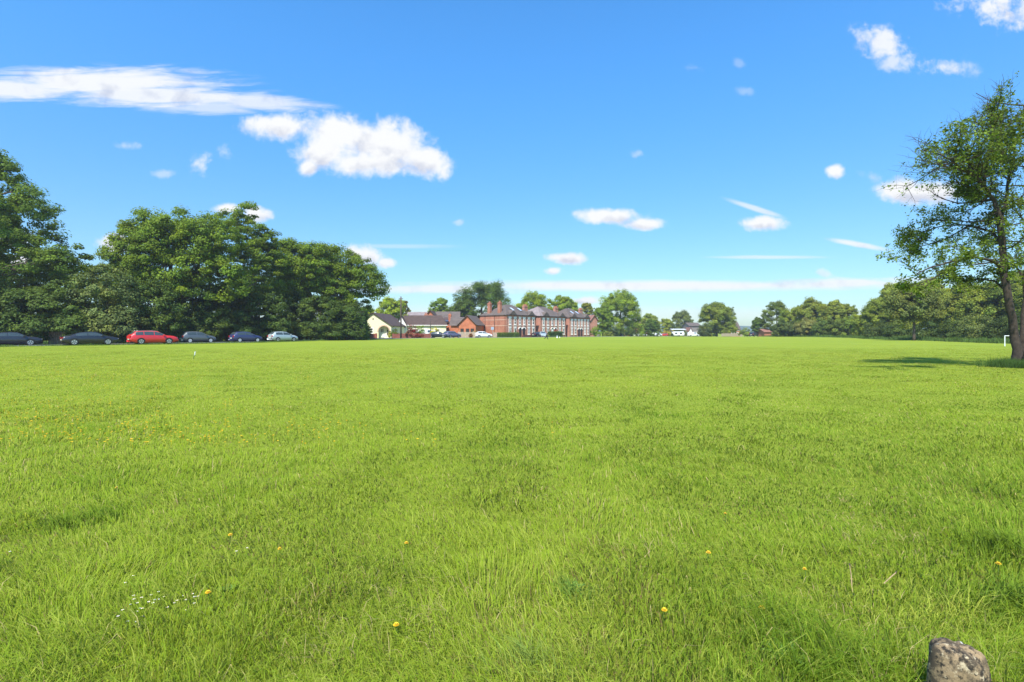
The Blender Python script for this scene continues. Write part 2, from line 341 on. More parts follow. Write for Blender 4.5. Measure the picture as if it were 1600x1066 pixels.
def ribbon(pts, off0, off1, z, thick=None):
    P2 = []
    for i in range(len(pts)-1):
        for k in range(8): a = k/8; P2.append((pts[i][0]*(1-a)+pts[i+1][0]*a, pts[i][1]*(1-a)+pts[i+1][1]*a))
    P2.append(pts[-1]); P2 = np.array(P2)
    for _ in range(6): P2[1:-1] = (P2[:-2]+2*P2[1:-1]+P2[2:])/4
    T = np.gradient(P2, axis=0); T /= np.linalg.norm(T, axis=1)[:, None]; Nn = np.stack([T[:,1], -T[:,0]], -1)
    A = P2+Nn*off0; B = P2+Nn*off1
    mb = MB(); n = len(P2)
    za = terrain(A[:,0], A[:,1])+z; zb = terrain(B[:,0], B[:,1])+z
    if thick is None:
        mb.add([(A[i,0],A[i,1],za[i]) for i in range(n)]+[(B[i,0],B[i,1],zb[i]) for i in range(n)], [(i, n+i, n+i+1, i+1) for i in range(n-1)])
    else:
        vs = [(A[i,0],A[i,1],za[i]) for i in range(n)]+[(B[i,0],B[i,1],zb[i]) for i in range(n)]+[(A[i,0],A[i,1],za[i]-thick) for i in range(n)]+[(B[i,0],B[i,1],zb[i]-thick) for i in range(n)]
        fs = []
        for i in range(n-1): fs += [(i, n+i, n+i+1, i+1), (i, i+1, 2*n+i+1, 2*n+i), (n+i, 3*n+i, 3*n+i+1, n+i+1)]
        mb.add(vs, fs)
    return mb
tag(ribbon(road_pts, -3.2, 2.4, .03).build('road', M['asphalt']), kind='structure')
tag(ribbon(road_pts, 2.4, 2.55, .10, .2).build('kerb', M['kerb']), kind='structure')
mb = MB(); hp = [(-1500, 8), (-900, 30), (-200, 24), (300, 18), (700, 30), (1150, 38), (1500, 26), (2200, 34), (3000, 10)]
n = len(hp); mb.add([(x, 2600, -2) for x, h in hp]+[(x, 2900, h) for x, h in hp]+[(x, 3300, -2) for x, h in hp], [(i, i+1, n+i+1, n+i) for i in range(n-1)]+[(n+i, n+i+1, 2*n+i+1, 2*n+i) for i in range(n-1)])
tag(mb.build('hills', M['hill'], smooth=True), kind='structure')

# ================================================================== grass (stuff)
def blades(x, y, h, w, lean, col, zoff=0.0, tipcol=1.12):
    n = len(x); z = terrain(x, y)+zoff-0.004
    th = rng.uniform(0, 2*np.pi, n); ld = rng.uniform(0, 2*np.pi, n)
    ld = np.where(rng.random(n) < .5, ld, 0.7+vnoise(x*1.3, y*1.3, 9)*5.0)
    dx, dy = np.cos(ld)*lean, np.sin(ld)*lean; wx, wy = np.cos(th)*w/2, np.sin(th)*w/2
    b = np.stack([x, y, z], -1); s = np.stack([wx, wy, np.zeros(n)], -1)
    m = b+np.stack([dx*.35*h, dy*.35*h, .62*h*np.sqrt(np.clip(1-(lean*.5)**2, .2, 1))], -1)
    t = b+np.stack([dx*1.0*h, dy*1.0*h, h*np.sqrt(np.clip(1-(lean*.92)**2, .04, 1))], -1)
    V = np.stack([b-s, b+s, m+s*.8, m-s*.8, t], 1).reshape(-1, 3); i = np.arange(n)[:, None]*5
    q = i+np.array([[0,1,2,3]]); tr = i+np.array([[3,2,4]])
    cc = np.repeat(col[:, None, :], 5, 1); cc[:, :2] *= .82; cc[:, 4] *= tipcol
    return V, q, tr, cc.reshape(-1, 3)
NB = 900000
u = rng.random(NB); Zmin, Zmax, e = 1.5, 62.0, 0.52
Zb = (Zmin**e+u*(Zmax**e-Zmin**e))**(1/e); Xb = (rng.random(NB)*2-1)*(Zb*1.22+.9)
clump = vnoise(Xb*2.3, Zb*2.3, 1); clump2 = vnoise(Xb*7, Zb*7, 2); big = vnoise(Xb*.28, Zb*.28, 4); big2 = vnoise(Xb*.9+9, Zb*.9, 6)
lush = sstep(3.8, 2.2, Zb)*.75 + sstep(.62, 1.05, Xb/np.maximum(Zb, .1))*sstep(7.5, 3.0, Zb)*.8
h = (.034+.040*clump*clump2*2+.022*big)*(1+lush*1.0)*rng.uniform(.55, 1.35, NB)
h *= (1-0.50*sstep(3.5, 13, Zb))*(1-.93*sstep(26, 62, Zb)); sel_ = Xb*0
patch = sstep(24, 9, Zb)*sstep(.58, .85, vnoise(Xb*.75+30, Zb*.9, 14)*.6+vnoise(Xb*2.1, Zb*2.6, 15)*.4)
h *= 1+.35*patch
tuf = sstep(.66, .86, vnoise(Xb*3.1+70, Zb*3.6, 18)*.7+vnoise(Xb*.5, Zb*.5, 19)*.3)*sstep(30, 12, Zb); h *= 1+.35*tuf
w = .0038*(np.maximum(Zb, 2.4)/2.4)**.74*rng.uniform(.6, 1.35, NB)
lean = np.clip(rng.normal(.74, .24, NB)+.14*sstep(4, 14, Zb), .08, 1.0)
g1 = np.array([.235,.320,.024]); g2 = np.array([.150,.240,.019]); g3 = np.array([.31,.36,.055]); g4 = np.array([.44,.36,.16])
mixv = np.clip((big*.55+big2*.45-.5)*1.5+.5+rng.normal(0, .2, NB), 0, 1)[:, None]
col = g1*mixv+g2*(1-mixv)
col = col*(1-.18*patch[:, None])*(1-.20*tuf[:, None])+np.array([.0,.012,.0])*patch[:, None]
yel = (rng.random(NB) < (.22+.18*big)*(1-.7*patch))[:, None]; col = np.where(yel, g3*rng.uniform(.8, 1.1, (NB, 1)), col)
dry = (rng.random(NB) < (.012+.07*sstep(.62, .9, vnoise(Xb*1.1+40, Zb*1.1, 8))))[:, None]; col = np.where(dry, g4, col)
th_ = (rng.random(NB) < .04+.20*sstep(.55, .85, vnoise(Xb*1.7+11, Zb*1.4, 23))*sstep(9, 3, Zb)); col = np.where(th_[:, None], np.array([.20,.15,.06])*rng.uniform(.7, 1.4, (NB, 1)), col); h = np.where(th_, h*.6, h)
yb = (rng.random(NB) < .50*sstep(.45, .8, vnoise(Xb*.9+5, Zb*1.1, 24))*sstep(5.5, 2.6, Zb)*sstep(-.5, 1.2, Xb)); col = np.where(yb[:, None], np.array([.38,.42,.07]), col)
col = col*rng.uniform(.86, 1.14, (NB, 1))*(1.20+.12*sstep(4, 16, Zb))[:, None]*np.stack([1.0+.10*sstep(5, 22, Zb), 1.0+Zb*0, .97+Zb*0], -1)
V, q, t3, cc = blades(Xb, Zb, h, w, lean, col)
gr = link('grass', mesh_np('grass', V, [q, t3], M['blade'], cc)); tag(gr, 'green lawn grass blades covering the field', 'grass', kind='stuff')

# ================================================================== foliage
def unit(v): return v/np.maximum(np.linalg.norm(v, axis=-1, keepdims=True), 1e-6)
def leaf_cards(pos, nrm, size, col):
    n = len(pos); r = unit(rng.normal(size=(n, 3))); nrm = unit(nrm)
    a = unit(np.cross(nrm, r)); b = np.cross(nrm, a); s = np.asarray(size)[:, None]
    V = np.stack([pos-a*s*.55, pos-b*s*.34+nrm*s*.10, pos+a*s*.55, pos+b*s*.34+nrm*s*.10], 1).reshape(-1, 3)
    q = np.arange(n)[:, None]*4+np.array([[0,1,2,3]])
    return V, q, np.repeat(col, 4, 0)
def clumps(lobes, n, up=.35, inner=.2, zmin=None):
    L = np.array([l[:6] for l in lobes], float); wts = (L[:,3]*L[:,5]+L[:,3]*L[:,4]+L[:,4]*L[:,5]); wts /= wts.sum()
    k = rng.choice(len(L), n, p=wts); d = unit(rng.normal(size=(n, 3))+np.array([0, 0, up]))
    f_ = np.where(rng.random(n) < inner, rng.uniform(.1, .7, n), rng.uniform(.74, 1.0, n))
    c = L[k, :3]+d*L[k, 3:6]*f_[:, None]
    if zmin is not None: c[:, 2] = np.maximum(c[:, 2], zmin+rng.random(n)*.4)
    return c, d
def crown_mesh(name, lobes, n_clump, per, leaf, base, rc=1.0, flat=.55, up=.35, inner=.2, zmin=None, mt='leaf', hue=.16, yell=(1.45,1.22,.8)):
    c, d = clumps(lobes, n_clump, up, inner, zmin)
    rcl = rc*rng.uniform(.55, 1.35, n_clump); n = n_clump*per
    k = np.repeat(np.arange(n_clump), per)
    o = unit(rng.normal(size=(n, 3)))*(rng.random(n)**(1/2.3))[:, None]; o[:, 2] = np.where(o[:, 2] < 0, o[:, 2]*.6, o[:, 2])
    pos = c[k]+o*rcl[k][:, None]*np.array([1, 1, flat])
    if zmin is not None: pos[:, 2] = np.maximum(pos[:, 2], zmin+rng.random(n)*.12)
    nr = .7*o+.45*d[k]+np.array([0, 0, .55])+rng.normal(0, .42, (n, 3))
    cv_ = rng.normal(0, hue, n_clump); yy = np.clip(rng.normal(.35, .3, n_clump), 0, 1)
    col = np.array(base)*np.exp(cv_[k]+rng.normal(0, .16, n))[:, None]
    col = col*(1+(np.array(yell)-1)*yy[k][:, None])
    V, q, cl = leaf_cards(pos, nr, leaf*rng.uniform(.6, 1.3, n), col)
    return mesh_np(name, V, [q], M[mt], cl), c
def limb(mb, a, b, r0, r1, wob=.08, n=5, seg=6, sag=0.0):
    a, b = Vector(a), Vector(b); L = (b-a).length; pts = []; rr = []
    for i in range(n+1):
        t = i/n; p = a.lerp(b, t); w_ = wob*L*math.sin(math.pi*t)
        p += Vector((random.uniform(-1,1)*w_, random.uniform(-1,1)*w_, random.uniform(-.5,1)*w_+sag*L*math.sin(math.pi*t)))
        pts.append(p); rr.append(r0*(1-t)+r1*t)
    pts[0] = a; pts[-1] = b; mb.tube(pts, rr, seg); return pts
def trunk_mesh(base, top, r, targets, nlimb=10, bark='bark', stems=1):
    mb = MB(); base = Vector(base); top = Vector(top)
    pts = [base+Vector((0,0,-.25))]+[base.lerp(top, t)+Vector((random.uniform(-.04,.04), random.uniform(-.04,.04), 0))*(top-base).length*t for t in (.1,.3,.5,.75,1)]
    mb.tube(pts, [r*1.35, r*1.05, r*.85, r*.68, r*.42, r*.12], 10)
    for i in range(min(nlimb, len(targets))):
        tg = Vector(targets[i]); t = random.uniform(.3, .85); k = t*(len(pts)-2)+1; j = int(k); s = pts[j].lerp(pts[min(j+1, len(pts)-1)], k-j)
        if s.z > tg.z+1: s = pts[2]
        limb(mb, s, tg, r*random.uniform(.22, .42), r*.05, .09, 5, 6)
    return mb
def make_tree(name, label, loc, lobes, n_clump, per, leaf, base, rc=1.0, trunk_r=.3, trunk_top=None, group=None, cat='tree', bark='bark', nlimb=12, **kw):
    """lobes are local to loc"""
    t = thing(name, label, cat, loc, 0, group)
    me, cs = crown_mesh('crown', lobes, n_clump, per, leaf, base, rc, **kw)
    zt = max(l[2]+l[5]*.55 for l in lobes) if trunk_top is None else trunk_top
    cx = sum(l[0]*l[3] for l in lobes)/sum(l[3] for l in lobes)*.6
    tg = cs[rng.permutation(len(cs))[:nlimb]]
    mb = trunk_mesh((0,0,0), (cx, 0, zt), trunk_r, [tuple(a) for a in tg], nlimb)
    mb.build('trunk', M[bark], t, smooth=True); link('crown', me, t)
    return t
def px_tree(name, label, bpx, Z, plobes, n_clump, per, leaf, base, **kw):
    """plobes: (px, py, rx_px, ry_px, depth offset m, depth radius m)"""
    bx = (bpx-800)/F*Z; bz = tz(bx, Z); L = []
    for (px, py, rx, ry, dy, rd) in plobes:
        zz = Z+dy; x, y, z = P(px, py, zz); L.append((x-bx, dy, z-bz, rx/F*zz, rd, ry/F*zz))
    return make_tree(name, label, (bx, Z, bz), L, n_clump, per, leaf, base, **kw)
G_OAK = (.098,.165,.026); G_DARK = (.050,.090,.024); G_OLIVE = (.095,.130,.045); G_LIME = (.150,.215,.036); G_GREY = (.085,.125,.055)
# left belt: big trees
px_tree('broadleaf_tree', 'tall dark green tree cut by the far left frame edge', -45, 63,
        [(-40,330,85,80,0,6.5),(20,350,60,50,-1.5,4),(-20,290,45,48,0,4),(70,400,58,38,0,4.5),(100,412,36,26,-1,3),(10,410,90,34,-1,5),(-90,380,90,90,0,7),(40,322,38,30,0,3),(0,262,22,26,0,2)],
        520, 150, .27, (.074,.130,.026), rc=.95, flat=.82, trunk_r=.5, nlimb=26)
px_tree('broadleaf_tree', 'widest rounded bright green tree in the left belt, behind the red car', 262, 72,
        [(262,400,82,62,0,6.5),(215,410,50,45,-1,5),(290,372,60,42,0,5),(240,362,44,32,0,4),(330,378,46,42,1,4.5),(300,440,90,45,0,5.5),(200,440,40,40,0,4)],
        640, 150, .28, G_OAK, rc=1.0, flat=.82, trunk_r=.45, nlimb=20)
px_tree('broadleaf_tree', 'slender tree whose thin spire is the highest point of the left belt', 393, 80,
        [(386,345,22,30,0,1.9),(398,378,38,30,0,3),(362,352,28,26,1,2.5),(405,415,40,40,0,3.2),(375,425,50,42,-.5,4),(412,385,24,24,0,2)],
        330, 120, .26, (.092,.152,.024), rc=.85, trunk_r=.26, trunk_top=12, bark='bark_pale', nlimb=22)
px_tree('broadleaf_tree', 'rounded mid green tree in the left belt directly behind the silver hatchback', 462, 88,
        [(465,425,45,45,0,4.5),(450,398,34,22,0,3),(490,420,38,40,0,4),(440,450,40,40,0,4)],
        330, 150, .30, G_OAK, rc=1.05, flat=.82, trunk_r=.35, nlimb=14)
px_tree('broadleaf_tree', 'spreading tree at the right end of the left belt, reaching toward the cream bungalow', 528, 92,
        [(520,415,44,30,0,5),(555,432,44,30,0,4.5),(578,448,26,22,-1,3),(520,455,50,38,0,5),(545,480,34,26,0,4),(495,440,34,38,0,4)],
        440, 150, .30, (.088,.148,.022), rc=1.05, flat=.82, trunk_r=.4, nlimb=18)
# darker second row fills the gaps low down
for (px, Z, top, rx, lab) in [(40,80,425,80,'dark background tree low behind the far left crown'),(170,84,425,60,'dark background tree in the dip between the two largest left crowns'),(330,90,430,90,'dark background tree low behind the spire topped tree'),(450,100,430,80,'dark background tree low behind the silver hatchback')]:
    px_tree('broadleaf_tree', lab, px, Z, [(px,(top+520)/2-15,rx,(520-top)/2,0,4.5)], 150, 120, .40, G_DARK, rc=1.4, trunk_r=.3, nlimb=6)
# understory shrubs down to the ground
SHR = [(-60,56,400,70),(25,57.5,452,55),(85,59,446,50),(165,61,414,48),(232,65,440,48),(300,72.5,445,50),(355,77,452,42),(405,79,455,42),(452,85,458,40),(500,85,462,36),(540,88,470,28)]
ordw = ['leftmost','second','third','fourth','fifth','sixth','seventh','eighth','ninth','tenth','eleventh']
for i, (px, Z, top, rx) in enumerate(SHR):
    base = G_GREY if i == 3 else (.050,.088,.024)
    lab = 'grey green loose shrub rising above its neighbours between the black saloon and the red car' if i == 3 else '%s overgrown dark shrub from the left in the screen behind the parked cars' % ordw[i]
    cy = (top+528)/2; h_ = (528-top)/2
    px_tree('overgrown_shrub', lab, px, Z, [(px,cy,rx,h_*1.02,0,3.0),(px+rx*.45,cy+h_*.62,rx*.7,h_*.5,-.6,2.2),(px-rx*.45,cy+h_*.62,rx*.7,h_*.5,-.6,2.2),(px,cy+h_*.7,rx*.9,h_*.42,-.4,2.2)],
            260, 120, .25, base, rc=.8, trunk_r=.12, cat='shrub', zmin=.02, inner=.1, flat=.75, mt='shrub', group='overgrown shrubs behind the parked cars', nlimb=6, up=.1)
# clipped hedge wall at the end of the belt
def hedge(name, label, loc, rz, L, Dp, H, base, leaf=.12, dens=90, group=None, jit=.08, cat='hedge', mt='shrub'):
    t = thing(name, label, cat, loc, rz, group)
    A = [(L*H*2, 0), (L*Dp, 1), (Dp*H*2, 2)]; tot = sum(a for a, _ in A); n = int(tot*dens); k = rng.choice(3, n, p=[a/tot for a, _ in A])
    x = rng.uniform(0, L, n); y = rng.uniform(0, Dp, n); z = rng.uniform(0, H, n); sgn = rng.random(n) < .5
    y = np.where(k == 0, np.where(sgn, 0, Dp), y); z = np.where(k == 1, H, z); x = np.where(k == 2, np.where(sgn, 0, L), x)
    nr = np.stack([np.where(k == 2, np.where(sgn, -1, 1), 0), np.where(k == 0, np.where(sgn, -1, 1), 0), np.where(k == 1, 1, 0)], -1)*.9+rng.normal(0, .5, (n, 3))+np.array([0,0,.25])
    lump = (vnoise(x*1.3+loc[0], z*1.3+y*1.3, 12)-.5)*jit*4
    pos = np.stack([x, y, z], -1)+unit(nr)*(lump+rng.normal(0, jit*.5, n))[:, None]; pos[:, 2] = np.abs(pos[:, 2])
    # rounded shoulders
    pos[:, 2] -= np.where(pos[:, 2] > H*.8, (np.abs(pos[:, 1]-Dp/2)/(Dp/2+.01))**4*H*.08, 0)
    col = np.array(base)*np.exp(rng.normal(0, .22, n)+(lump*1.2))[:, None]
    V, q, cl = leaf_cards(pos, nr, leaf*rng.uniform(.6, 1.4, n), col); link('foliage', mesh_np('foliage', V, [q], M[mt], cl), t)
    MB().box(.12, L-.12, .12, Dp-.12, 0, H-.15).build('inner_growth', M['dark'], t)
    return t
hx, hy, _ = P(520, 0, 86)
hedge('clipped_hedge', 'tall clipped dark hedge ending the tree belt beside the cream bungalow', (hx, 86, 0), R(8), 5.2, 3.2, 5.0, (.040,.078,.024), leaf=.2, dens=110, jit=.14)
def bush(name, label, px, Z, py_top, wpx, base, leaf=.12, n=60, per=60, group=None, cat='bush', mt='shrub', depth=None, pyb=None, rc=None):
    x = (px-800)/F*Z; z0 = tz(x, Z); H = EYE+(HOR-py_top)/F*Z-z0; r = wpx/2/F*Z; rd = depth or r
    rc = rc or max(.18, min(r, H/2)*.38)
    t = thing(name, label, cat, (x, Z, z0), 0, group)
    me, cs = crown_mesh('foliage', [(0,0,H*.5,r*.9,rd*.9,H*.48),(r*.35,-rd*.2,H*.3,r*.6,rd*.6,H*.3),(-r*.35,-rd*.2,H*.32,r*.6,rd*.6,H*.32)], n, per, leaf, base, rc, flat=.8, up=.2, inner=.15, zmin=.02, mt=mt)
    mb = MB()
    for i in range(5): limb(mb, (random.uniform(-.1,.1), random.uniform(-.1,.1), -.1), tuple(cs[i]), .03+.01*r, .01, .1, 4, 5)
    mb.build('stems', M['bark'], t); link('foliage', me, t)
    return t
# background trees, centre and right: prototypes then copies
PROT = {}
def proto(key, lobes, n, per, leaf, base, rc, tr, **kw): PROT[key] = (lobes, n, per, leaf, base, rc, tr, kw)
def bg_tree(label, px, Z, py_top, wpx, kind, base, name='broadleaf_tree', group=None, py_bot=None, dens=1.0, low=True, leaf=.34, bark='bark', thin=False, seed=None):
    x = (px-800)/F*Z; z0 = tz(x, Z); H = EYE+(HOR-py_top)/F*Z-z0; r = wpx/2/F*Z
    if kind == 'round': L = [(0,0,H*.58,r*.85,r*.8,H*.40),(-r*.45,0,H*.5,r*.52,r*.5,H*.34),(r*.45,0,H*.48,r*.52,r*.5,H*.34),(r*.1,0,H*.74,r*.5,r*.5,H*.24)]
    elif kind == 'tall': L = [(0,0,H*.55,r*.7,r*.7,H*.43),(r*.4,0,H*.42,r*.5,r*.5,H*.34),(-r*.42,0,H*.45,r*.5,r*.5,H*.33),(0,0,H*.82,r*.36,r*.36,H*.17)]
    elif kind == 'spread': L = [(0,0,H*.62,r*.7,r*.6,H*.34),(-r*.6,0,H*.5,r*.42,r*.5,H*.3),(r*.6,0,H*.52,r*.42,r*.5,H*.3),(-r*.2,0,H*.8,r*.4,r*.4,H*.19),(r*.3,0,H*.76,r*.35,r*.4,H*.2)]
    for _ in range(9):
        a_ = random.uniform(0, math.pi*2); e_ = random.uniform(.1, 1.35); q_ = random.uniform(.12, .26)
        L.append((r*.86*math.cos(a_)*math.cos(e_), r*.6*math.sin(a_)*math.cos(e_), H*(.56+.40*math.sin(e_)), r*q_, r*q_, r*q_*1.1))
    if low: L += [(-r*.45,-r*.15,H*.2,r*.55,r*.5,H*.22),(r*.4,-r*.1,H*.2,r*.58,r*.5,H*.22)]
    base = (base[0]*1.25, base[1]*1.25, base[2]*1.05); rc = max(.45, r*.16); n = int(min(260, 60+20*(r/rc)**2*.4)*dens); leaf = max(leaf*.75, min(leaf, r*.07))
    cov = 3.2 if not thin else 1.3
    per = int(np.clip(cov*math.pi*rc*rc/(leaf*leaf*.37), 25, 150))
    return make_tree(name, label, (x, Z, z0), L, n, per, leaf, base, rc=rc, trunk_r=max(.12, r*.05), group=group, zmin=.05 if low else None, bark=bark, nlimb=10, inner=.12, flat=.95, mt='leaf_thin' if thin else 'leaf')
bg_tree('pale lime green round tree rising behind the cream bungalow', 610, 165, 466, 52, 'round', G_LIME)
bg_tree('small lime green tree between the dark hedge and the cream bungalow roof', 573, 160, 480, 34, 'round', G_LIME)
bg_tree('dull brown green tree peeping out right of the lime tree', 632, 190, 468, 20, 'tall', (.10,.11,.06))
bg_tree('small round tree behind the red brick gables', 686, 190, 466, 38, 'round', (.10,.165,.04))
bg_tree('large dark tree behind the left chimneys of the brick terrace', 752, 178, 443, 96, 'spread', (.050,.090,.028), dens=1.4)
bg_tree('broad dark tree low behind the orange brick house', 722, 172, 470, 50, 'round', (.05,.085,.028))
bg_tree('bright green tree behind the first terrace roof', 834, 190, 456, 60, 'spread', (.135,.200,.034), dens=1.2)
bg_tree('bright green tree behind the middle chimney of the terrace', 880, 196, 462, 50, 'spread', (.125,.19,.034), dens=1.1)
bg_tree('small mixed green tree standing behind the right end of the terrace', 918, 205, 472, 30, 'tall', (.12,.15,.04))
bg_tree('big rounded tree with a loose top right of the terrace', 970, 200, 457, 66, 'round', (.120,.185,.036), dens=1.5)
bg_tree('lower bushy tree left of the big rounded tree', 942, 188, 480, 34, 'round', (.09,.15,.034))
bg_tree('pale tree beside the reddish roof right of the big rounded tree', 1016, 235, 492, 34, 'round', (.13,.18,.06))
bg_tree('dark green low tree above the white and red cars', 1018, 222, 500, 24, 'round', (.06,.11,.03))
bg_tree('yellow green tree behind the caravan hedge', 1042, 250, 498, 22, 'round', (.15,.20,.04))
bg_tree('spreading grey green tree left of the tall willow like tree', 1067, 270, 488, 34, 'spread', (.085,.12,.055))
bg_tree('large feathery tree standing alone right of the caravan', 1120, 192, 474, 56, 'round', (.105,.150,.048), dens=1.6)
bg_tree('thin topped tree fused to the right side of the large feathery tree', 1140, 196, 480, 26, 'tall', (.10,.14,.055), thin=True)
bg_tree('dark bush tree just right of the gap with the distant hills', 1186, 175, 497, 26, 'round', (.06,.105,.035))
bg_tree('open crowned tree showing dark limbs, first of the far right belt', 1213, 172, 472, 42, 'spread', (.10,.145,.045), thin=True, dens=1.2)
RB = [(1240,165,482,44,'round',(.115,.165,.045)),(1268,158,471,58,'round',(.125,.165,.050)),(1302,152,471,50,'round',(.120,.160,.045)),(1326,150,476,36,'tall',(.11,.15,.045)),(1232,150,505,50,'round',(.055,.085,.045)),(1262,146,500,40,'round',(.12,.14,.08)),(1292,143,503,50,'round',(.07,.11,.042)),(1325,142,497,40,'round',(.09,.14,.04))]
LB = ['light green rounded tree left in the far right belt','tallest rounded tree in the middle of the far right belt','yellowish rounded tree right of the tallest one in the far right belt','pointed tree at the right end of the far right belt','low dark bush at the left foot of the far right belt','greyish pink tinged bush at the foot of the far right belt','low dark green bush in the middle foot of the far right belt','bright low bush where the far right belt meets the nearer trees']
for i, (px, Z, top, w_, k, b) in enumerate(RB): bg_tree(LB[i], px, Z, top, w_, k, b, name='broadleaf_tree' if i < 4 else 'bushy_tree')
RN = [(1352,122,492,40,'round',(.12,.17,.045),'pale low tree at the left end of the near right belt'),
      (1378,118,466,60,'round',(.105,.150,.040),'dark rounded tree standing out at the left of the near right belt'),
      (1400,126,448,64,'spread',(.145,.190,.055),'tallest pale tree of the near right belt'),
      (1450,112,440,80,'round',(.110,.150,.050),'broad olive tree behind the lone field tree'),
      (1502,100,446,84,'round',(.115,.155,.045),'olive tree right of the lone field tree in the near right belt'),
      (1545,92,450,84,'spread',(.110,.150,.040),'spreading tree behind the small white goal'),
      (1600,88,432,110,'round',(.085,.125,.035),'dark tree cut by the right frame edge behind the alder'),
      (1655,80,430,120,'round',(.08,.12,.035),'tree just beyond the right frame edge'),]
for (px, Z, top, w_, k, b, lab) in RN: bg_tree(lab, px, Z, top, w_, k, b, dens=1.5, leaf=.3)
bg_tree('lone spreading grey green tree with a visible trunk standing forward of the right belt', 1428, 84, 446, 76, 'spread', (.088,.120,.055), low=False, dens=1.3, leaf=.26)
for i, (px, Z, top, w_, b, lab) in enumerate([(1370,104,500,46,(.045,.075,.028),'dark shrub at the left foot of the near right belt'),(1405,98,505,44,(.05,.085,.028),'dark shrub left of the lone field tree trunk'),(1452,92,502,52,(.05,.085,.028),'dark shrub right of the lone field tree trunk'),
    (1492,84,498,56,(.045,.075,.026),'dark shrub midway between the lone tree and the goal'),(1530,76,492,54,(.10,.14,.06),'pale leaved shrub left of the small white goal'),(1572,72,492,56,(.045,.072,.026),'dark shrub behind the small white goal'),(1618,68,480,70,(.05,.08,.026),'dark shrub at the right frame edge')]):
    bush('shrub', lab, px, Z, top, w_, b, leaf=.2, n=90, per=75, cat='shrub', group='shrubs along the right hand field edge')
# fringe of long grass at foot of belts
def fringe(name, label, pts, n, hh, wd, base, spread=.8):
    pts = np.array(pts, float); k = rng.integers(0, len(pts)-1, n); t = rng.random(n)[:, None]
    p = pts[k]*(1-t)+pts[k+1]*t+rng.normal(0, spread, (n, 2)); hs_ = hh*rng.uniform(.4, 1.3, n)*(.4+1.2*vnoise(p[:,0]*.7, p[:,1]*.7, 21))
    col = np.array(base)*np.exp(rng.normal(0, .2, n))[:, None]
    V, q, t3, c_ = blades(p[:,0], p[:,1], hs_, np.full(n, wd), np.clip(rng.normal(.4, .25, n), .02, .95), col)
    o = link(name, mesh_np(name, V, [q, t3], M['blade'], c_)); tag(o, label, 'grass', kind='stuff'); return o
def G2(px, Z): return ((px-800)/F*Z, Z)
fringe('long_grass', 'long rough grass fringe along the foot of the right tree belt', [G2(1620,62),G2(1560,67),G2(1500,76),G2(1440,88),G2(1380,98),G2(1345,118),G2(1280,140),G2(1200,158)], 16000, .55, .05, (.10,.17,.03), 1.2)
fringe('verge_grass', 'rough grass verge along the kerb by the parked cars', [G2(-60,48.2),(-43.6,54.2),(-34.2,68.2),(-31.4,78),(-29.8,90),(-26.6,101)], 9000, .16, .03, (.12,.2,.026), .35)
fringe('long_grass', 'tuft of long dark grass around the foot of the alder trunks', [G2(1560,21.2),G2(1590,20.7),G2(1610,20.6),G2(1625,20.8)], 5200, .30, .010, (.075,.15,.028), .33)

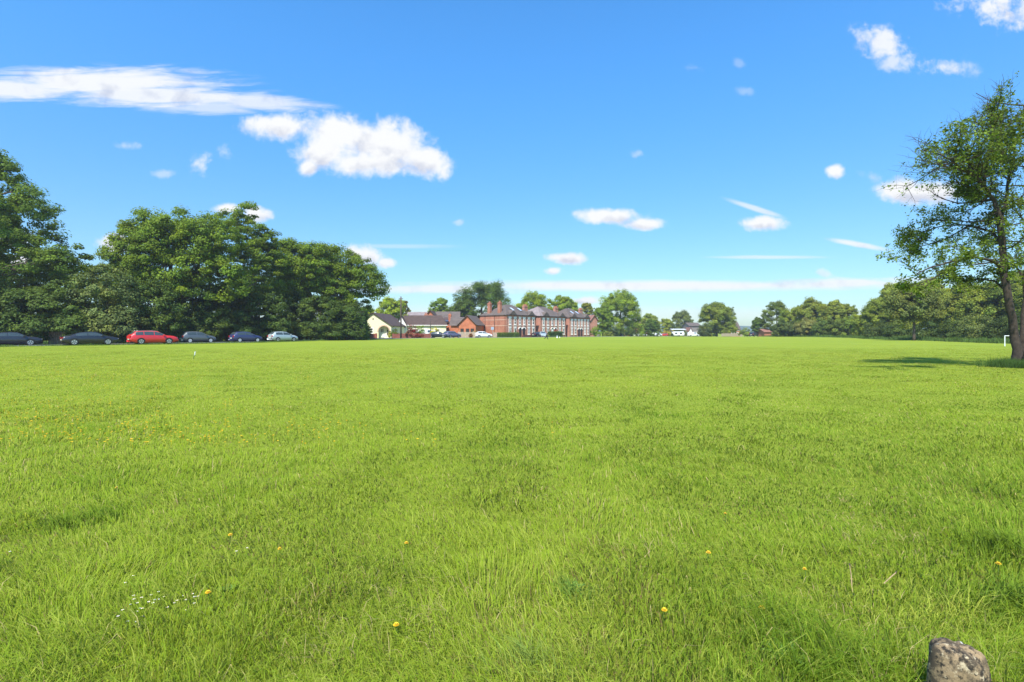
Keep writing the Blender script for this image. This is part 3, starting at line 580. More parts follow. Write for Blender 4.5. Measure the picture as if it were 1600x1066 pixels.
# ================================================================== alder on the right
def alder():
    Z0 = 21.0; bx, by = G2(1589, Z0); t = thing('alder_tree', 'open crowned alder with leaning dark trunks at the right edge of the field', 'tree', (bx, by, tz(bx, by)))
    mb = MB(); tips = []
    def w2l(px, py, dy=0): x, y, z = P(px, py, Z0+dy); return Vector((x-bx, y-by, z-tz(bx, by)))
    def path(pl, r0, r1, seg=9):
        pts = [w2l(*p) for p in pl]; out = []
        for i in range(len(pts)-1):
            for k in range(3): out.append(pts[i].lerp(pts[i+1], k/3)+Vector((random.uniform(-.03,.03), random.uniform(-.03,.03), 0)))
        out.append(pts[-1]); n = len(out); mb.tube(out, [(r0+(r1-r0)*(i/(n-1))**.8)*(1+(.75 if r0 > .13 else 0)*math.exp(-i*1.1)) for i in range(n)], seg); return out
    def grow(p, d, L, r, depth):
        qx = 800+F*(p.x+bx)/(p.y+by); qy = HOR-F*(p.z-EYE)/(p.y+by)
        if qy < np.interp(qx, [1390,1430,1480,1530,1560,1600], [270,212,178,168,135,95]) : return
        n = 4; pts = [p]; dd = d.copy()
        for i in range(n):
            dd = (dd+Vector((random.gauss(0,.16), random.gauss(0,.16), random.gauss(.035,.12)))).normalized(); pts.append(pts[-1]+dd*L/n)
        mb.tube(pts, [r*(1-.7*i/n) for i in range(n+1)], 5 if depth > 1 else 3, cap=False)
        if depth <= 1:
            for q in pts[1:]: tips.append(q)
        if depth > 0:
            for i in range(1, n+1):
                for _ in range(2 if depth > 1 else 1):
                    ax = Vector((random.gauss(0,1), random.gauss(0,1), random.gauss(0,.6))).normalized()
                    nd = (dd*.75+ax*.75+Vector((0,0,.06))).normalized(); grow(pts[i], nd, L*random.uniform(.42,.66), r*.42, depth-1)
    main = path([(1591,577),(1587,530),(1577,480),(1569,425),(1565,375),(1562,343)], .165, .105)
    A1 = path([(1562,343),(1552,312),(1538,290,-.4),(1522,272,-.8),(1500,262,-1.2),(1482,248,-1.5)], .095, .025)
    A2 = path([(1562,343),(1571,320,.5),(1576,280,1),(1585,240,1.3),(1580,200,1.5)], .085, .022)
    A3 = path([(1538,290,-.4),(1542,250,-.2),(1552,205,.2),(1556,180,.4)], .06, .02)
    second = path([(1598,575,.3),(1599,520,.5),(1603,440,.8),(1608,350,1),(1604,260,1),(1600,165,1)], .14, .03)
    third = path([(1604,575,-.2),(1640,480,-.4),(1665,360,-.5),(1680,240,-.4),(1690,180,0)], .2, .03)
    L1 = path([(1570,425),(1552,408,-.6),(1525,402,-1.2),(1490,408,-1.9),(1455,418,-2.4),(1432,428,-2.7)], .07, .018)
    L2 = path([(1566,380),(1548,362,.6),(1515,352,1.2),(1478,352,1.6),(1448,360,2.0)], .06, .016)
    L3 = path([(1573,455),(1555,440,.5),(1530,436,1.3),(1500,442,2)], .05, .015)
    L4 = path([(1552,312),(1525,316,.5),(1495,318,1),(1470,310,1.2)], .055, .015)
    L5 = path([(1603,440,.8),(1580,405,1.5),(1560,390,2.2)], .05, .015)
    L6 = path([(1500,407,-1.7),(1468,428,-2.2),(1440,447,-2.6),(1420,462,-2.8)], .035, .012)
    L7 = path([(1515,352,1.2),(1475,375,1.5),(1440,385,1.8),(1415,392,2.0)], .035, .012)
    for limbs, every, L, r, dp in ((L6,2,.7,.016,2),(L7,1,.8,.016,2),(A1,1,1.35,.028,2),(A2,1,1.3,.028,2),(A3,1,1.15,.024,2),(L1,2,.95,.02,2),(L2,2,1.05,.02,2),(L3,1,.85,.018,2),(L4,2,1.0,.02,2),(L5,2,1.0,.02,2)):
        for i in range(2, len(limbs), every):
            for s in ((-1, 1) if L > 1.1 else (random.choice((-1,1)),)):
                tdir = (limbs[i]-limbs[i-1]).normalized(); ax = Vector((random.gauss(-.2,.7), random.gauss(0,.9), random.gauss(.15,.6))).normalized()
                grow(limbs[i], (tdir*.45+ax).normalized(), L*random.uniform(.7,1.2), r, dp)
    for tr_, lo in ((second, 8), (third, 6), (main, 10)):
        for i in range(lo, len(tr_)):
            for _ in range(1):
                a = random.uniform(0, 2*math.pi); grow(tr_[i], Vector((math.cos(a), math.sin(a), random.uniform(-.1,.5))).normalized(), random.uniform(1.0,1.9), .035, 2)
    mb.build('trunk', M['bark_dark'], t, smooth=True)
    T = np.array([tuple(q) for q in tips]); T = T[T[:, 2] > 2.1]
    pxs = 800+F*(T[:,0]+bx)/(T[:,1]+by); pys = HOR-F*(T[:,2]-EYE)/(T[:,1]+by)
    T = T[pys > np.interp(pxs, [1400,1430,1480,1530,1560,1600], [275,228,192,182,142,100])]
    T = T[rng.random(len(T)) < .09+.34*(vnoise(T[:,0]*1.9+9, T[:,2]*2.3+T[:,1]*1.7, 77) > .55)]
    per = 8; n = len(T)*per; k = np.repeat(np.arange(len(T)), per)
    pos = T[k]+rng.normal(0, .075, (n, 3)); nr = rng.normal(0, .7, (n, 3))+np.array([-.1, -.1, .8])
    cl_ = vnoise(T[:,0]*1.1+50, T[:,2]*1.1, 31)
    base = np.array([.100,.150,.024])*(np.exp(rng.normal(0, .28, n))*(.75+.6*cl_[k]))[:, None]
    V, q, c_ = leaf_cards(pos, nr, .086*rng.uniform(.5, 1.5, n), base)
    link('crown', mesh_np('crown', V, [q], M['leaf_thin'], c_), t)
    print('alder leaves', n)
alder()

# ================================================================== cars
def lerp_pts(pts, x):
    xs = [p[0] for p in pts]; zs = [p[1] for p in pts]; return float(np.interp(x, xs, zs))
CAR = {
 'saloon': dict(L=4.75, W=1.82, top=[(-2.38,.60),(-2.34,.88),(-2.2,.98),(-1.75,1.04),(-1.0,1.33),(-.55,1.40),(0,1.43),(.45,1.40),(1.22,.99),(1.9,.90),(2.25,.78),(2.38,.55)],
      belt=[(-2.38,.60),(-2.3,.85),(-1.7,.95),(1.1,.93),(2.2,.76),(2.38,.55)], sw=[(-1.28,-.35),(-.28,.92)], ws=(.50,1.16), rw=(-1.66,-1.02), wb=(-1.42,1.38), wr=.335),
 'estate': dict(L=4.7, W=1.83, top=[(-2.35,.60),(-2.33,1.0),(-2.2,1.12),(-1.85,1.42),(-1.6,1.49),(-.5,1.52),(.3,1.49),(1.12,1.02),(1.9,.93),(2.24,.80),(2.35,.55)],
      belt=[(-2.35,.60),(-2.3,.95),(-1.5,.99),(1.05,.95),(2.2,.78),(2.35,.55)], sw=[(-1.85,-1.12),(-1.05,-.12),(-.05,.86)], ws=(.36,1.06), rw=(-2.19,-1.88), wb=(-1.36,1.36), wr=.33),
 'hatch': dict(L=3.95, W=1.7, top=[(-1.97,.60),(-1.95,.95),(-1.84,1.08),(-1.5,1.38),(-1.1,1.45),(-.3,1.46),(.25,1.40),(.98,1.0),(1.55,.90),(1.88,.74),(1.97,.52)],
      belt=[(-1.97,.60),(-1.9,.92),(-1.3,.96),(.92,.92),(1.85,.72),(1.97,.52)], sw=[(-1.42,-.42),(-.34,.72)], ws=(.32,.92), rw=(-1.82,-1.52), wb=(-1.2,1.22), wr=.30),
 'van': dict(L=4.9, W=1.9, top=[(-2.45,.55),(-2.44,1.7),(-2.3,1.88),(-1,1.93),(.9,1.9),(1.6,1.25),(2.2,1.05),(2.45,.6)],
      belt=[(-2.45,.55),(-2.4,1.1),(1.5,1.12),(2.2,.95),(2.45,.6)], sw=[(.1,1.1)], ws=(1.0,1.55), rw=(-2.43,-2.31), wb=(-1.5,1.55), wr=.33)}
def make_car(name, label, kind, paint, loc, rz, group=None, rimmat='rim', simple=False):
    p = CAR[kind]; Lh = p['L']/2; Wh = p['W']/2; t = thing(name, label, 'car' if kind != 'van' else 'van', loc, rz, group)
    pm = paint
    def sec(x):
        w_ = Wh*(1-.16*(abs(x)/Lh)**5); zt = lerp_pts(p['top'], x); zb = min(lerp_pts(p['belt'], x), zt-.01)
        cab = min(1, max(0, (zt-zb)/.35)); wt = w_*(.88-.16*cab)
        z0 = .19 if abs(x) < Lh-.25 else .27
        return w_, zb, zt, wt, z0
    xs = sorted(set([round(a, 3) for a in np.linspace(-Lh, Lh, 27)]+[a for a, _ in p['top']])); vs = []; nS = 13
    for x in xs:
        x = max(-Lh, min(Lh, x)); w_, zb, zt, wt, z0 = sec(x)
        half = [(w_*.90, z0), (w_*.985, z0+.14), (w_, (z0+zb)/2+.03), (w_*.965, zb), (wt, max(zb, zt-.045)), (wt*.82, max(zb, zt-.008))]
        ring = [(x, -y, z) for y, z in half]+[(x, 0, zt+.01)]+[(x, y, z) for y, z in reversed(half)]; vs += ring
    fs = []
    for i in range(len(xs)-1):
        for k in range(nS-1): fs.append((i*nS+k, i*nS+k+1, (i+1)*nS+k+1, (i+1)*nS+k))
        fs.append((i*nS+nS-1, i*nS, (i+1)*nS, (i+1)*nS+nS-1))
    fs.append(tuple(range(nS))); fs.append(tuple((len(xs)-1)*nS+k for k in reversed(range(nS))))
    MB().add(vs, fs).build('body', pm, t, smooth=True)
    def side_patch(a, b, s, t0=.12, t1=.88):
        mb = MB(); n = 7; v = []
        for i in range(n):
            x = a+(b-a)*i/(n-1); w_, zb, zt, wt, z0 = sec(x); ya, za, yb, zb2 = w_*.965, zb, wt, zt-.045
            for tt in (t0, t1): v.append((x, s*(ya+(yb-ya)*tt+.014), za+(zb2-za)*tt))
        f_ = [(2*i, 2*i+2, 2*i+3, 2*i+1) for i in range(n-1)]; mb.add(v, f_); return mb
    for s in (-1, 1):
        for a, b in p['sw']: side_patch(a, b, s).build('side_window', M['carglass'], t)
    def top_patch(a, b, off=.018, k=.80):
        mb = MB(); v = []; n = 6
        for i in range(n):
            x = a+(b-a)*i/(n-1); w_, zb, zt, wt, z0 = sec(x)
            for y in (-1, -.5, 0, .5, 1): v.append((x, y*wt*k, zt+off-.006*abs(y)))
        mb.add(v, [(5*i+j, 5*i+5+j, 5*i+6+j, 5*i+1+j) for i in range(n-1) for j in range(4)]); return mb
    top_patch(*p['ws']).build('windscreen', M['carglass'], t); top_patch(*p['rw']).build('rear_window', M['carglass'], t)
    for sx_ in p['wb']:
        for s in (-1, 1):
            wr = p['wr']; yo = s*(Wh*.985); cyl = MB(); seg = 20
            arch = MB(); v = []
            for k in range(seg+1):
                a_ = math.pi*k/seg; v += [(sx_+(wr+.07)*math.cos(a_), yo+s*.012, wr+(wr+.07)*math.sin(a_)), (sx_+wr*.5*math.cos(a_), yo+s*.012, wr+wr*.5*math.sin(a_))]
            arch.add(v, [(2*k, 2*k+1, 2*k+3, 2*k+2) for k in range(seg)]); arch.build('wheel_arch', M['black_trim'], t)
            ys = [yo-s*.2, yo+s*.0, yo+s*.025, yo+s*.025]; rr = [wr, wr, wr-.03, wr*.66]; v = []
            for y_, r_ in zip(ys, rr): v += [(sx_+r_*math.cos(2*math.pi*k/seg), y_, wr+r_*math.sin(2*math.pi*k/seg)) for k in range(seg)]
            cyl.add(v, [(i*seg+k, i*seg+(k+1)%seg, (i+1)*seg+(k+1)%seg, (i+1)*seg+k) for i in range(3) for k in range(seg)]+[tuple(range(seg)), tuple(3*seg+k for k in range(seg))])
            wh = cyl.build('wheel', M['tyre'], t, smooth=False)
            rm = MB(); yr = yo+s*.032; r1 = wr*.68
            for k in range(5):
                a_ = 2*math.pi*k/5+.3; da = .33 if rimmat == 'rim' else .56
                rm.add([(sx_, yr, wr), (sx_+r1*math.cos(a_-da), yr, wr+r1*math.sin(a_-da)), (sx_+r1*1.03*math.cos(a_), yr, wr+r1*1.03*math.sin(a_)), (sx_+r1*math.cos(a_+da), yr, wr+r1*math.sin(a_+da))], [(0,1,2,3)])
            v = []
            for k in range(seg): a_ = 2*math.pi*k/seg; v += [(sx_+r1*math.cos(a_), yr+s*.003, wr+r1*math.sin(a_)), (sx_+r1*.84*math.cos(a_), yr+s*.003, wr+r1*.84*math.sin(a_))]
            rm.add(v, [(2*k, 2*k+1, (2*k+3) % (2*seg), (2*k+2) % (2*seg)) for k in range(seg)]); rm.build('rim', M[rimmat], wh)
    zl = lerp_pts(p['top'], Lh-.12)-.1; zr = lerp_pts(p['belt'], -Lh+.1)-.12
    for s in (-1, 1):
        w1 = Wh*(1-.16*((Lh-.12)/Lh)**5)
        MB().box(Lh-.30, Lh-.03, s*w1*.62-.14, s*w1*.62+.14+.0, zl-.09, zl+.03).build('headlight', M['lampglass'], t, bevel=.02)
        MB().box(-Lh-.012, -Lh+.16, s*w1*.80-.11, s*w1*.80+.11, zr-.12, zr+.12).build('tail_light', M['tail'], t, bevel=.02)
        MB().box(p['ws'][1]-.32, p['ws'][1]-.14, s*(Wh+.09)-.08, s*(Wh+.09)+.08, .96 if kind != 'van' else 1.15, 1.10 if kind != 'van' else 1.4).build('mirror', pm, t, bevel=.03)
    MB().box(-Lh-.02, -Lh+.05, -.26, .26, .52, .63).build('number_plate', M['plate'], t)
    MB().box(-Lh+.02, Lh-.02, -Wh*.86, Wh*.86, .17, .25).build('underbody', M['black_trim'], t)
    if kind == 'estate':
        for s in (-1, 1): MB().tube([(-1.75, s*.56, 1.47), (-1.6, s*.56, 1.545), (-.3, s*.56, 1.56), (.2, s*.56, 1.50)], .018, 6).build('roof_rail', M['grey_metal'], t)
        for s in (-1, 1):
            v = []; n = 9; mb = MB()
            xs_ = [-1.9, -1.7, -.8, .1, .5, .9]; ptsr = []
            for x in xs_: w_, zb, zt, wt, z0 = sec(x); k = .93; ptsr.append((x, s*(w_*.965+(wt-w_*.965)*k+.018), zb+(zt-.045-zb)*k))
            mb.tube(ptsr, .022, 5).build('window_trim', M['grey_metal'], t)
    return t
def paintm(name, c, r=.28, metal=0): return mat(name, c, r, metal, var=.03, coat=.6, spec=.5)
PT = dict(black=paintm('black car paint', (.016,.016,.019)), black2=paintm('charcoal car paint', (.022,.022,.027)), red=paintm('red car paint', (.56,.022,.020)), grey=paintm('dark grey car paint', (.11,.12,.125), .3, .3),
          blue=paintm('navy car paint', (.03,.035,.10)), silver=paintm('pale silver car paint', (.40,.46,.46), .3, .3), white=paintm('white car paint', (.78,.78,.77)), plum=paintm('purple grey car paint', (.17,.15,.22), .3, .3),
          red2=paintm('bright red car paint', (.5,.03,.02)))
hd = math.atan2(.79, .61)
def on(px, Z): x, y = G2(px, Z); return (x, y, tz(x, y)+.03)
LC = 'cars parked nose to tail along the left tree belt'
make_car('parked_car', 'dark charcoal car cut by the left frame edge, pale alloy wheels', 'saloon', PT['black2'], on(17,53), hd-.05, LC)
make_car('parked_car', 'long black saloon coupe parked left of the red estate', 'saloon', PT['black'], on(141,55), hd-.08, LC)
make_car('parked_car', 'bright red estate car with silver window trim and roof rails', 'estate', PT['red'], on(239,59.5), hd-.04, LC)
make_car('parked_car', 'dark grey three door hatchback with pale hubcaps right of the red estate', 'hatch', PT['grey'], on(309,66.5), hd, LC, 'hubcap')
make_car('parked_car', 'navy blue small hatchback between the grey and the silver ones', 'hatch', PT['blue'], on(384,71), hd+.02, LC, 'hubcap')
make_car('parked_car', 'pale silver five door hatchback, last in the row under the trees', 'hatch', PT['silver'], on(442,75), hd+.02, LC, 'rim')
HC = 'cars parked outside the bungalows'
make_car('parked_van', 'white van half hidden by the red shrubs outside the brown roofed bungalow', 'van', PT['white'], on(667,121), R(10), HC)
make_car('parked_car', 'black car low behind the garden wall, left of the purple grey car', 'saloon', PT['black'], on(684,115), R(-3), HC)
make_car('parked_car', 'purple grey hatchback parked in front of the orange brick house', 'estate', PT['plum'], on(706,118), R(52), HC)
make_car('parked_car', 'white hatchback parked left of the brick terrace', 'hatch', PT['white'], on(755.5,121), R(14), HC)
make_car('parked_car', 'silver car facing the field in front of the middle terrace block', 'hatch', PT['silver'], on(848,134), R(-85), 'cars outside the brick terrace')
make_car('parked_car', 'dark car beside the silver one before the brick terrace', 'saloon', PT['black2'], on(840,138), R(55), 'cars outside the brick terrace')
FC = 'far cars beyond the field'
for (px, Z, pt, k, a, lab) in [(980.5,232,'red2','hatch',8,'far red car, left of the two white ones'),(991,230,'white','hatch',170,'far white car right beside the left red one'),(1003,229,'white','saloon',5,'far white saloon under the big rounded tree'),
    (1026,231,'white','van',20,'far white van left of the second red car'),(1036.5,232,'red2','hatch',175,'far red car nearest to the caravan'),(1083,226,'white','van',5,'far white van right of the caravan'),(1178,168,'black','hatch',40,'far black car in the gap right of the feathery tree')]:
    make_car('parked_car' if k != 'van' else 'parked_van', lab, k, PT[pt], on(px, Z), R(a), FC)

# ================================================================== buildings
def window(parent, x, z, w_, h_, y=0, lintel=True, arch=False, pane='glass', bars=True, mt='trim'):
    """on a wall facing -y at local y; centre x, bottom z"""
    f_ = MB(); fw = .17
    f_.box(x-w_/2, x-w_/2+fw, y-.07, y-.002, z, z+h_).box(x+w_/2-fw, x+w_/2, y-.07, y-.002, z, z+h_)
    f_.box(x-w_/2+fw, x+w_/2-fw, y-.068, y-.002, z+h_-fw, z+h_).box(x-w_/2+fw, x+w_/2-fw, y-.068, y-.002, z, z+fw)
    if bars: f_.box(x-w_/2+fw, x+w_/2-fw, y-.066, y-.002, z+h_*.5-.06, z+h_*.5+.06)
    fo = f_.build('window', M[mt], parent)
    MB().box(x-w_/2+fw-.01, x+w_/2-fw+.01, y-.04, y-.004, z+fw-.01, z+h_-fw+.01).build('pane', M[pane], fo)
    if lintel:
        MB().box(x-w_/2-.12, x+w_/2+.12, y-.10, y-.001, z+h_+.02, z+h_+.34).build('lintel', M['trim'], fo)
        MB().box(x-w_/2-.10, x+w_/2+.10, y-.14, y-.001, z-.18, z-.01).build('sill', M['trim'], fo)
    return fo
def hip_roof(x0, x1, y0, y1, ze, hgt, ov=.35, inset=None, th=.12):
    x0 -= ov; x1 += ov; y0 -= ov; y1 += ov; yc = (y0+y1)/2; i_ = inset if inset is not None else (y1-y0)/2
    mb = MB(); v = [(x0,y0,ze),(x1,y0,ze),(x1,y1,ze),(x0,y1,ze),(x0+i_,yc,ze+hgt),(x1-i_,yc,ze+hgt),(x0,y0,ze-th),(x1,y0,ze-th),(x1,y1,ze-th),(x0,y1,ze-th)]
    return mb.add(v, [(0,1,5,4),(1,2,5),(2,3,4,5),(3,0,4),(6,7,1,0),(7,8,2,1),(8,9,3,2),(9,6,0,3),(9,8,7,6)])
def chimney(parent, x, y, z0, z1, w_=.8, d=.6, pots=2, mt='brick'):
    c = MB().box(x-w_/2, x+w_/2, y-d/2, y+d/2, z0, z1).box(x-w_/2-.08, x+w_/2+.08, y-d/2-.08, y+d/2+.08, z1-.35, z1-.18).build('chimney', M[mt], parent)
    for k in range(pots):
        xx = x-w_/2+(k+.5)*w_/pots; MB().tube([(xx,y,z1),(xx,y,z1+.42)], [.13,.10], 8).build('chimney_pot', M['pot'], c)
Cx, Cy = G2(791, 133); TD = (0.658, 0.753); TR = math.atan2(TD[1], TD[0])
def terrace(label, u0, Wd, dp, first=False, last=False, pale=False, dark_door='door_dark'):
    x, y = Cx+TD[0]*u0, Cy+TD[1]*u0; t = thing('brick_house_pair', label, 'house', (x, y, tz(x, y)-.05), TR, 'pairs of brick houses in the terrace'); H = 5.9
    MB().box(0, Wd, 0, dp, -.8, H).build('wall', M['brick_front'] if not first else M['brick'], t)
    if first: MB().box(.02, Wd, -.012, 0, -.3, H-.001).build('facade', M['brick_front'], t)
    rf = hip_roof(0, Wd, 0, dp, H, 3.0, .22).build('roof', M['slate'], t)
    if pale:
        # re-slated left hip and part of the front slope
        mb = MB(); e = .02; i_ = (dp+.7)/2
        mb.add([(-.35-e,-.35,H+e),(-.35-e,dp+.35,H+e),(-.35+i_,dp/2,H+3.0+e)], [(0,2,1)]); mb.add([(-.35,-.35-e,H+e),(4.4,-.35-e,H+e),(-.35+i_,dp/2-e,H+3.0+e)], [(0,1,2)])
        mb.build('new_slating', M['slate_pale'], rf)
    yf = -.012 if first else 0
    us = [Wd*k for k in (.115,.28,.44,.585,.745,.90)]
    for i, ux in enumerate(us): window(t, ux, 3.35, .88 if i not in (2,3) else .8, 1.75, yf, pane='glass' if i % 3 else 'glass_pale')
    for i in (0, 1, 4, 5): window(t, us[i], .75, .88, 1.75, yf, pane='glass' if (i+int(u0)) % 2 else 'glass_pale')
    for i, dm in ((2, 'door_white' if pale else 'door_dark'), (3, dark_door)):
        ux = us[i]+(.12 if i == 2 else -.12); d = MB().box(ux-.45, ux+.45, yf-.05, yf-.003, .1, 2.15).build('door', M[dm], t)
        MB().tube([(ux+.33, yf-.10, 1.1), (ux+.33, yf-.05, 1.1)], .03, 6).build('handle', M['grey_metal'], d)
        ar = MB(); v = []
        for k in range(13): a_ = math.pi*k/12; v += [(ux+.78*math.cos(a_), yf-.12, 2.15+.66*math.sin(a_)), (ux+.50*math.cos(a_), yf-.12, 2.15+.40*math.sin(a_)), (ux+.78*math.cos(a_), yf-.001, 2.15+.66*math.sin(a_)), (ux+.50*math.cos(a_), yf-.001, 2.15+.40*math.sin(a_))]
        ar.add(v, [f_ for k in range(12) for f_ in ((4*k,4*k+1,4*k+5,4*k+4), (4*k,4*k+4,4*k+6,4*k+2), (4*k+1,4*k+3,4*k+7,4*k+5))]); ar.build('door_arch', M['trim'], t)
        MB().box(ux-.46, ux+.46, yf-.03, yf-.003, 2.16, 2.5).build('fanlight', M['glass'], t)
    MB().box(.02, Wd-.02, yf-.03, yf-.001, 2.98, 3.10).build('stone_band', M['band'], t)
    MB().box(-.22, Wd+.22, -.31, -.225, H-.12, H+.02).build('gutter', M['black_trim'], t)
    for gx_ in (us[0]+.9*0+ (us[1]-us[0])/2, (us[4]+us[5])/2):
        g_ = MB(); g_.add([(gx_-1.5,-.40,H+.05),(gx_+1.5,-.40,H+.05),(gx_,-.40,H+1.25),(gx_,1.7,H+1.25)], [(0,1,2),(0,2,3),(1,3,2)]); g_.build('small_gable', M['slate'], t)
    for s_ in (.35, .6) if not pale else (): 
        MB().add([(Wd*s_, 1.55, H+1.35), (Wd*s_+.8, 1.55, H+1.35), (Wd*s_+.8, 2.75, H+2.08), (Wd*s_, 2.75, H+2.08)], [(0,1,2,3)]).build('skylight', M['skylight'], t)
    MB().tube([(Wd-.15, -.09, 0), (Wd-.15, -.09, H-.1)], .05, 6).build('downpipe', M['black_trim'], t)
    chimney(t, Wd-.4, dp*.38, H-.5, H+2.9, 1.5, .8, 4, 'brick_front')
    if not last:
        MB().box(Wd+.001, Wd+1.9, 1.6, dp-1, -.8, H-.003).build('link_wall', M['brick_front'], t)
        MB().add([(Wd,1.3,H+.01),(Wd+2,1.3,H+.01),(Wd+2,dp/2,H+1.6),(Wd,dp/2,H+1.6),(Wd,dp-.8,H+.01),(Wd+2,dp-.8,H+.01)], [(0,1,2,3),(3,2,5,4)]).build('link_roof', M['slate'], t)
    if first:
        # left side wall: bands, chimneys, lower rear wing, sign panel
        for zb_ in (4.55, 3.0): MB().box(-.03, -.001, .02, dp-1.4, zb_, zb_+.12).build('stone_band', M['band'], t)
        for yy in (.35, 4.1, 7.6): MB().tube([(-.07, yy, 0), (-.07, yy, H-.15)], .05, 6).build('downpipe', M['black_trim'], t)
        chimney(t, 1.0, 3.2, H-.3, H+3.4, .75, .9, 2, 'brick'); chimney(t, 1.0, 6.9, H-.3, H+3.3, .75, .9, 2, 'brick')
        MB().box(0.3, 5, dp+.001, dp+2.6, -.8, H-.8).build('rear_wing', M['brick'], t)
        MB().add([(0,dp-.4,H+.3),(0,dp+2.9,H-.75),(5.3,dp+2.9,H-.75),(5.3,dp-.4,H+.3)], [(0,1,2,3)]).build('rear_roof', M['slate'], t)
        MB().box(-.09, -.005, 8.3, 9.9, 1.2, 2.2).build('wall_panel', M['trim'], t)
    return t
t1 = terrace('nearest pair of brick houses, orange side wall, two side chimneys and ivy round the door', 0, 12.4, 9.6, first=True)
terrace('middle pair of brick houses with the paler slate hip and a red door', 14.4, 12.4, 9.2, pale=True, dark_door='door_red')
terrace('farthest pair of brick houses with two skylights and a plum coloured doorway', 28.6, 11.4, 8.8, last=True)
# ivy on first front
def ivy():
    n = 2600; u_ = rng.uniform(-.3, 7.4, n); z_ = rng.uniform(0, 3.7, n)
    keep = ((u_ < .75) & (z_ < 3.6)) | ((z_ > 2.75) & (z_ < 3.5)) | ((u_ > 1.7) & (u_ < 2.9) & (z_ < 1.0)*0) | ((u_ > 4.4) & (u_ < 4.9) & (z_ < 3))
    u_, z_ = u_[keep], z_[keep]; n = len(u_); pos = np.stack([u_, -.15-rng.random(n)*.22, z_], -1)
    col = np.array([.075,.13,.025])*np.exp(rng.normal(0, .3, n))[:, None]
    V, q, c_ = leaf_cards(pos, rng.normal(0, .5, (n, 3))+np.array([0,-1,.4]), .2*rng.uniform(.6, 1.3, n), col)
    o = link('ivy', mesh_np('ivy', V, [q], M['shrub'], c_)); o.location = t1.location; o.rotation_euler = t1.rotation_euler
    tag(o, 'green ivy climbing the left corner and door heads of the nearest terrace house', 'ivy')
ivy()
# cream bungalow with arched porch
def bungalow_a():
    bx, by = G2(583, 114); t = thing('cream_bungalow', 'cream rendered bungalow with a front gable and arched porch', 'bungalow', (bx, by, tz(bx, by)), R(-4))
    hw, eh, pk = 4.1, 2.85, 5.55
    ax, ar, az_ = 2.45, 1.25, 1.45
    arc = [(ax+ar*math.cos(a_), az_+ar*math.sin(a_)) for a_ in [math.pi*k/14 for k in range(15)]]
    pts = [(-hw, -.3), (-hw, eh), (0, pk), (hw, eh), (hw, -.3), (ax+ar, -.3)]+arc+[(ax-ar, -.3)]
    MB().prism(pts, 0, .28).build('gable_wall', M['cream'], t)
    MB().box(-hw, -hw+.25, .281, 12, -.3, eh).box(hw-.25, hw, .281, 12, -.3, eh).box(-hw, hw, 12.001, 12.25, -.3, eh).build('wall', M['cream'], t)
    MB().box(ax-ar-.3, ax+1.35, 1.1, 1.25, -.3, 2.8).build('porch_back', M['white_render'], t)
    MB().box(ax-ar-.3, ax+1.35, .29, 1.09, 2.75, 2.83).box(ax-ar-.4, ax-ar-.301, .29, 1.09, -.3, 2.75).build('porch_lining', M['cream'], t)
    d = MB().box(ax-1.2, ax-.3, 1.02, 1.095, .15, 2.2).build('front_door', M['door_white'], t); MB().box(ax-1.0, ax-.8, 1.0, 1.015, 1.3, 2.0).box(ax-.65, ax-.45, 1.0, 1.015, 1.3, 2.0).build('door_glass', M['glass'], d)
    fo = window(t, ax+.45, .5, .6, 1.6, 1.1, lintel=False)
    rg = MB(); v = []
    for k in range(15):
        a_ = math.pi*k/14; v += [(ax+r_*math.cos(a_), y_, az_+r_*math.sin(a_)) for r_, y_ in ((ar+.02,-.05),(ar+.28,-.05),(ar+.28,-.002),(ar+.02,-.002))]
    rg.add(v, [(4*k+i, 4*k+(i+1)%4, 4*k+4+(i+1)%4, 4*k+4+i) for k in range(14) for i in range(4)]); rg.build('porch_arch', M['band'], t)
    th = .14; o_ = .35
    sl_ = (pk-eh)/hw
    for s in (-1, 1):
        v = [(0,-o_,pk+.02),(s*(hw+.4),-o_,eh-.4*sl_+.02),(s*(hw+.4),12.6,eh-.4*sl_+.02),(0,12.6,pk+.02)]; v += [(a,b,c+th) for a,b,c in v]
        MB().add(v, [(0,1,2,3),(4,7,6,5),(0,4,5,1),(1,5,6,2),(2,6,7,3),(3,7,4,0)]).build('roof', M['tile_brown'], t)
    MB().add([(-7,4.6-3.2,2.9),(-1,1.4,2.9),(-.4,4.6,5.5),(-5.8,4.6,5.5),(-7,7.8,2.9),(-1,7.8,2.9)], [(0,1,2,3),(3,2,5,4),(0,3,4)]).build('side_roof', M['tile_brown'], t)
    MB().box(-7, -hw-.001, 2, 7.4, -.3, 2.95).build('side_wing', M['cream'], t)
    window(t, -.65, 1.0, 1.5, 1.35, 0, lintel=False)
    MB().box(-.12, .12, -.03, -.002, 4.1, 4.45).build('gable_vent', M['dark'], t)
    # side window faces right (+x)
    w_ = MB().box(hw+.002, hw+.06, 2.2, 3.9, 1.1, 2.3).build('window', M['trim'], t); MB().box(hw+.065, hw+.07, 2.3, 3.8, 1.2, 2.2).build('pane', M['glass'], w_)
bungalow_a()
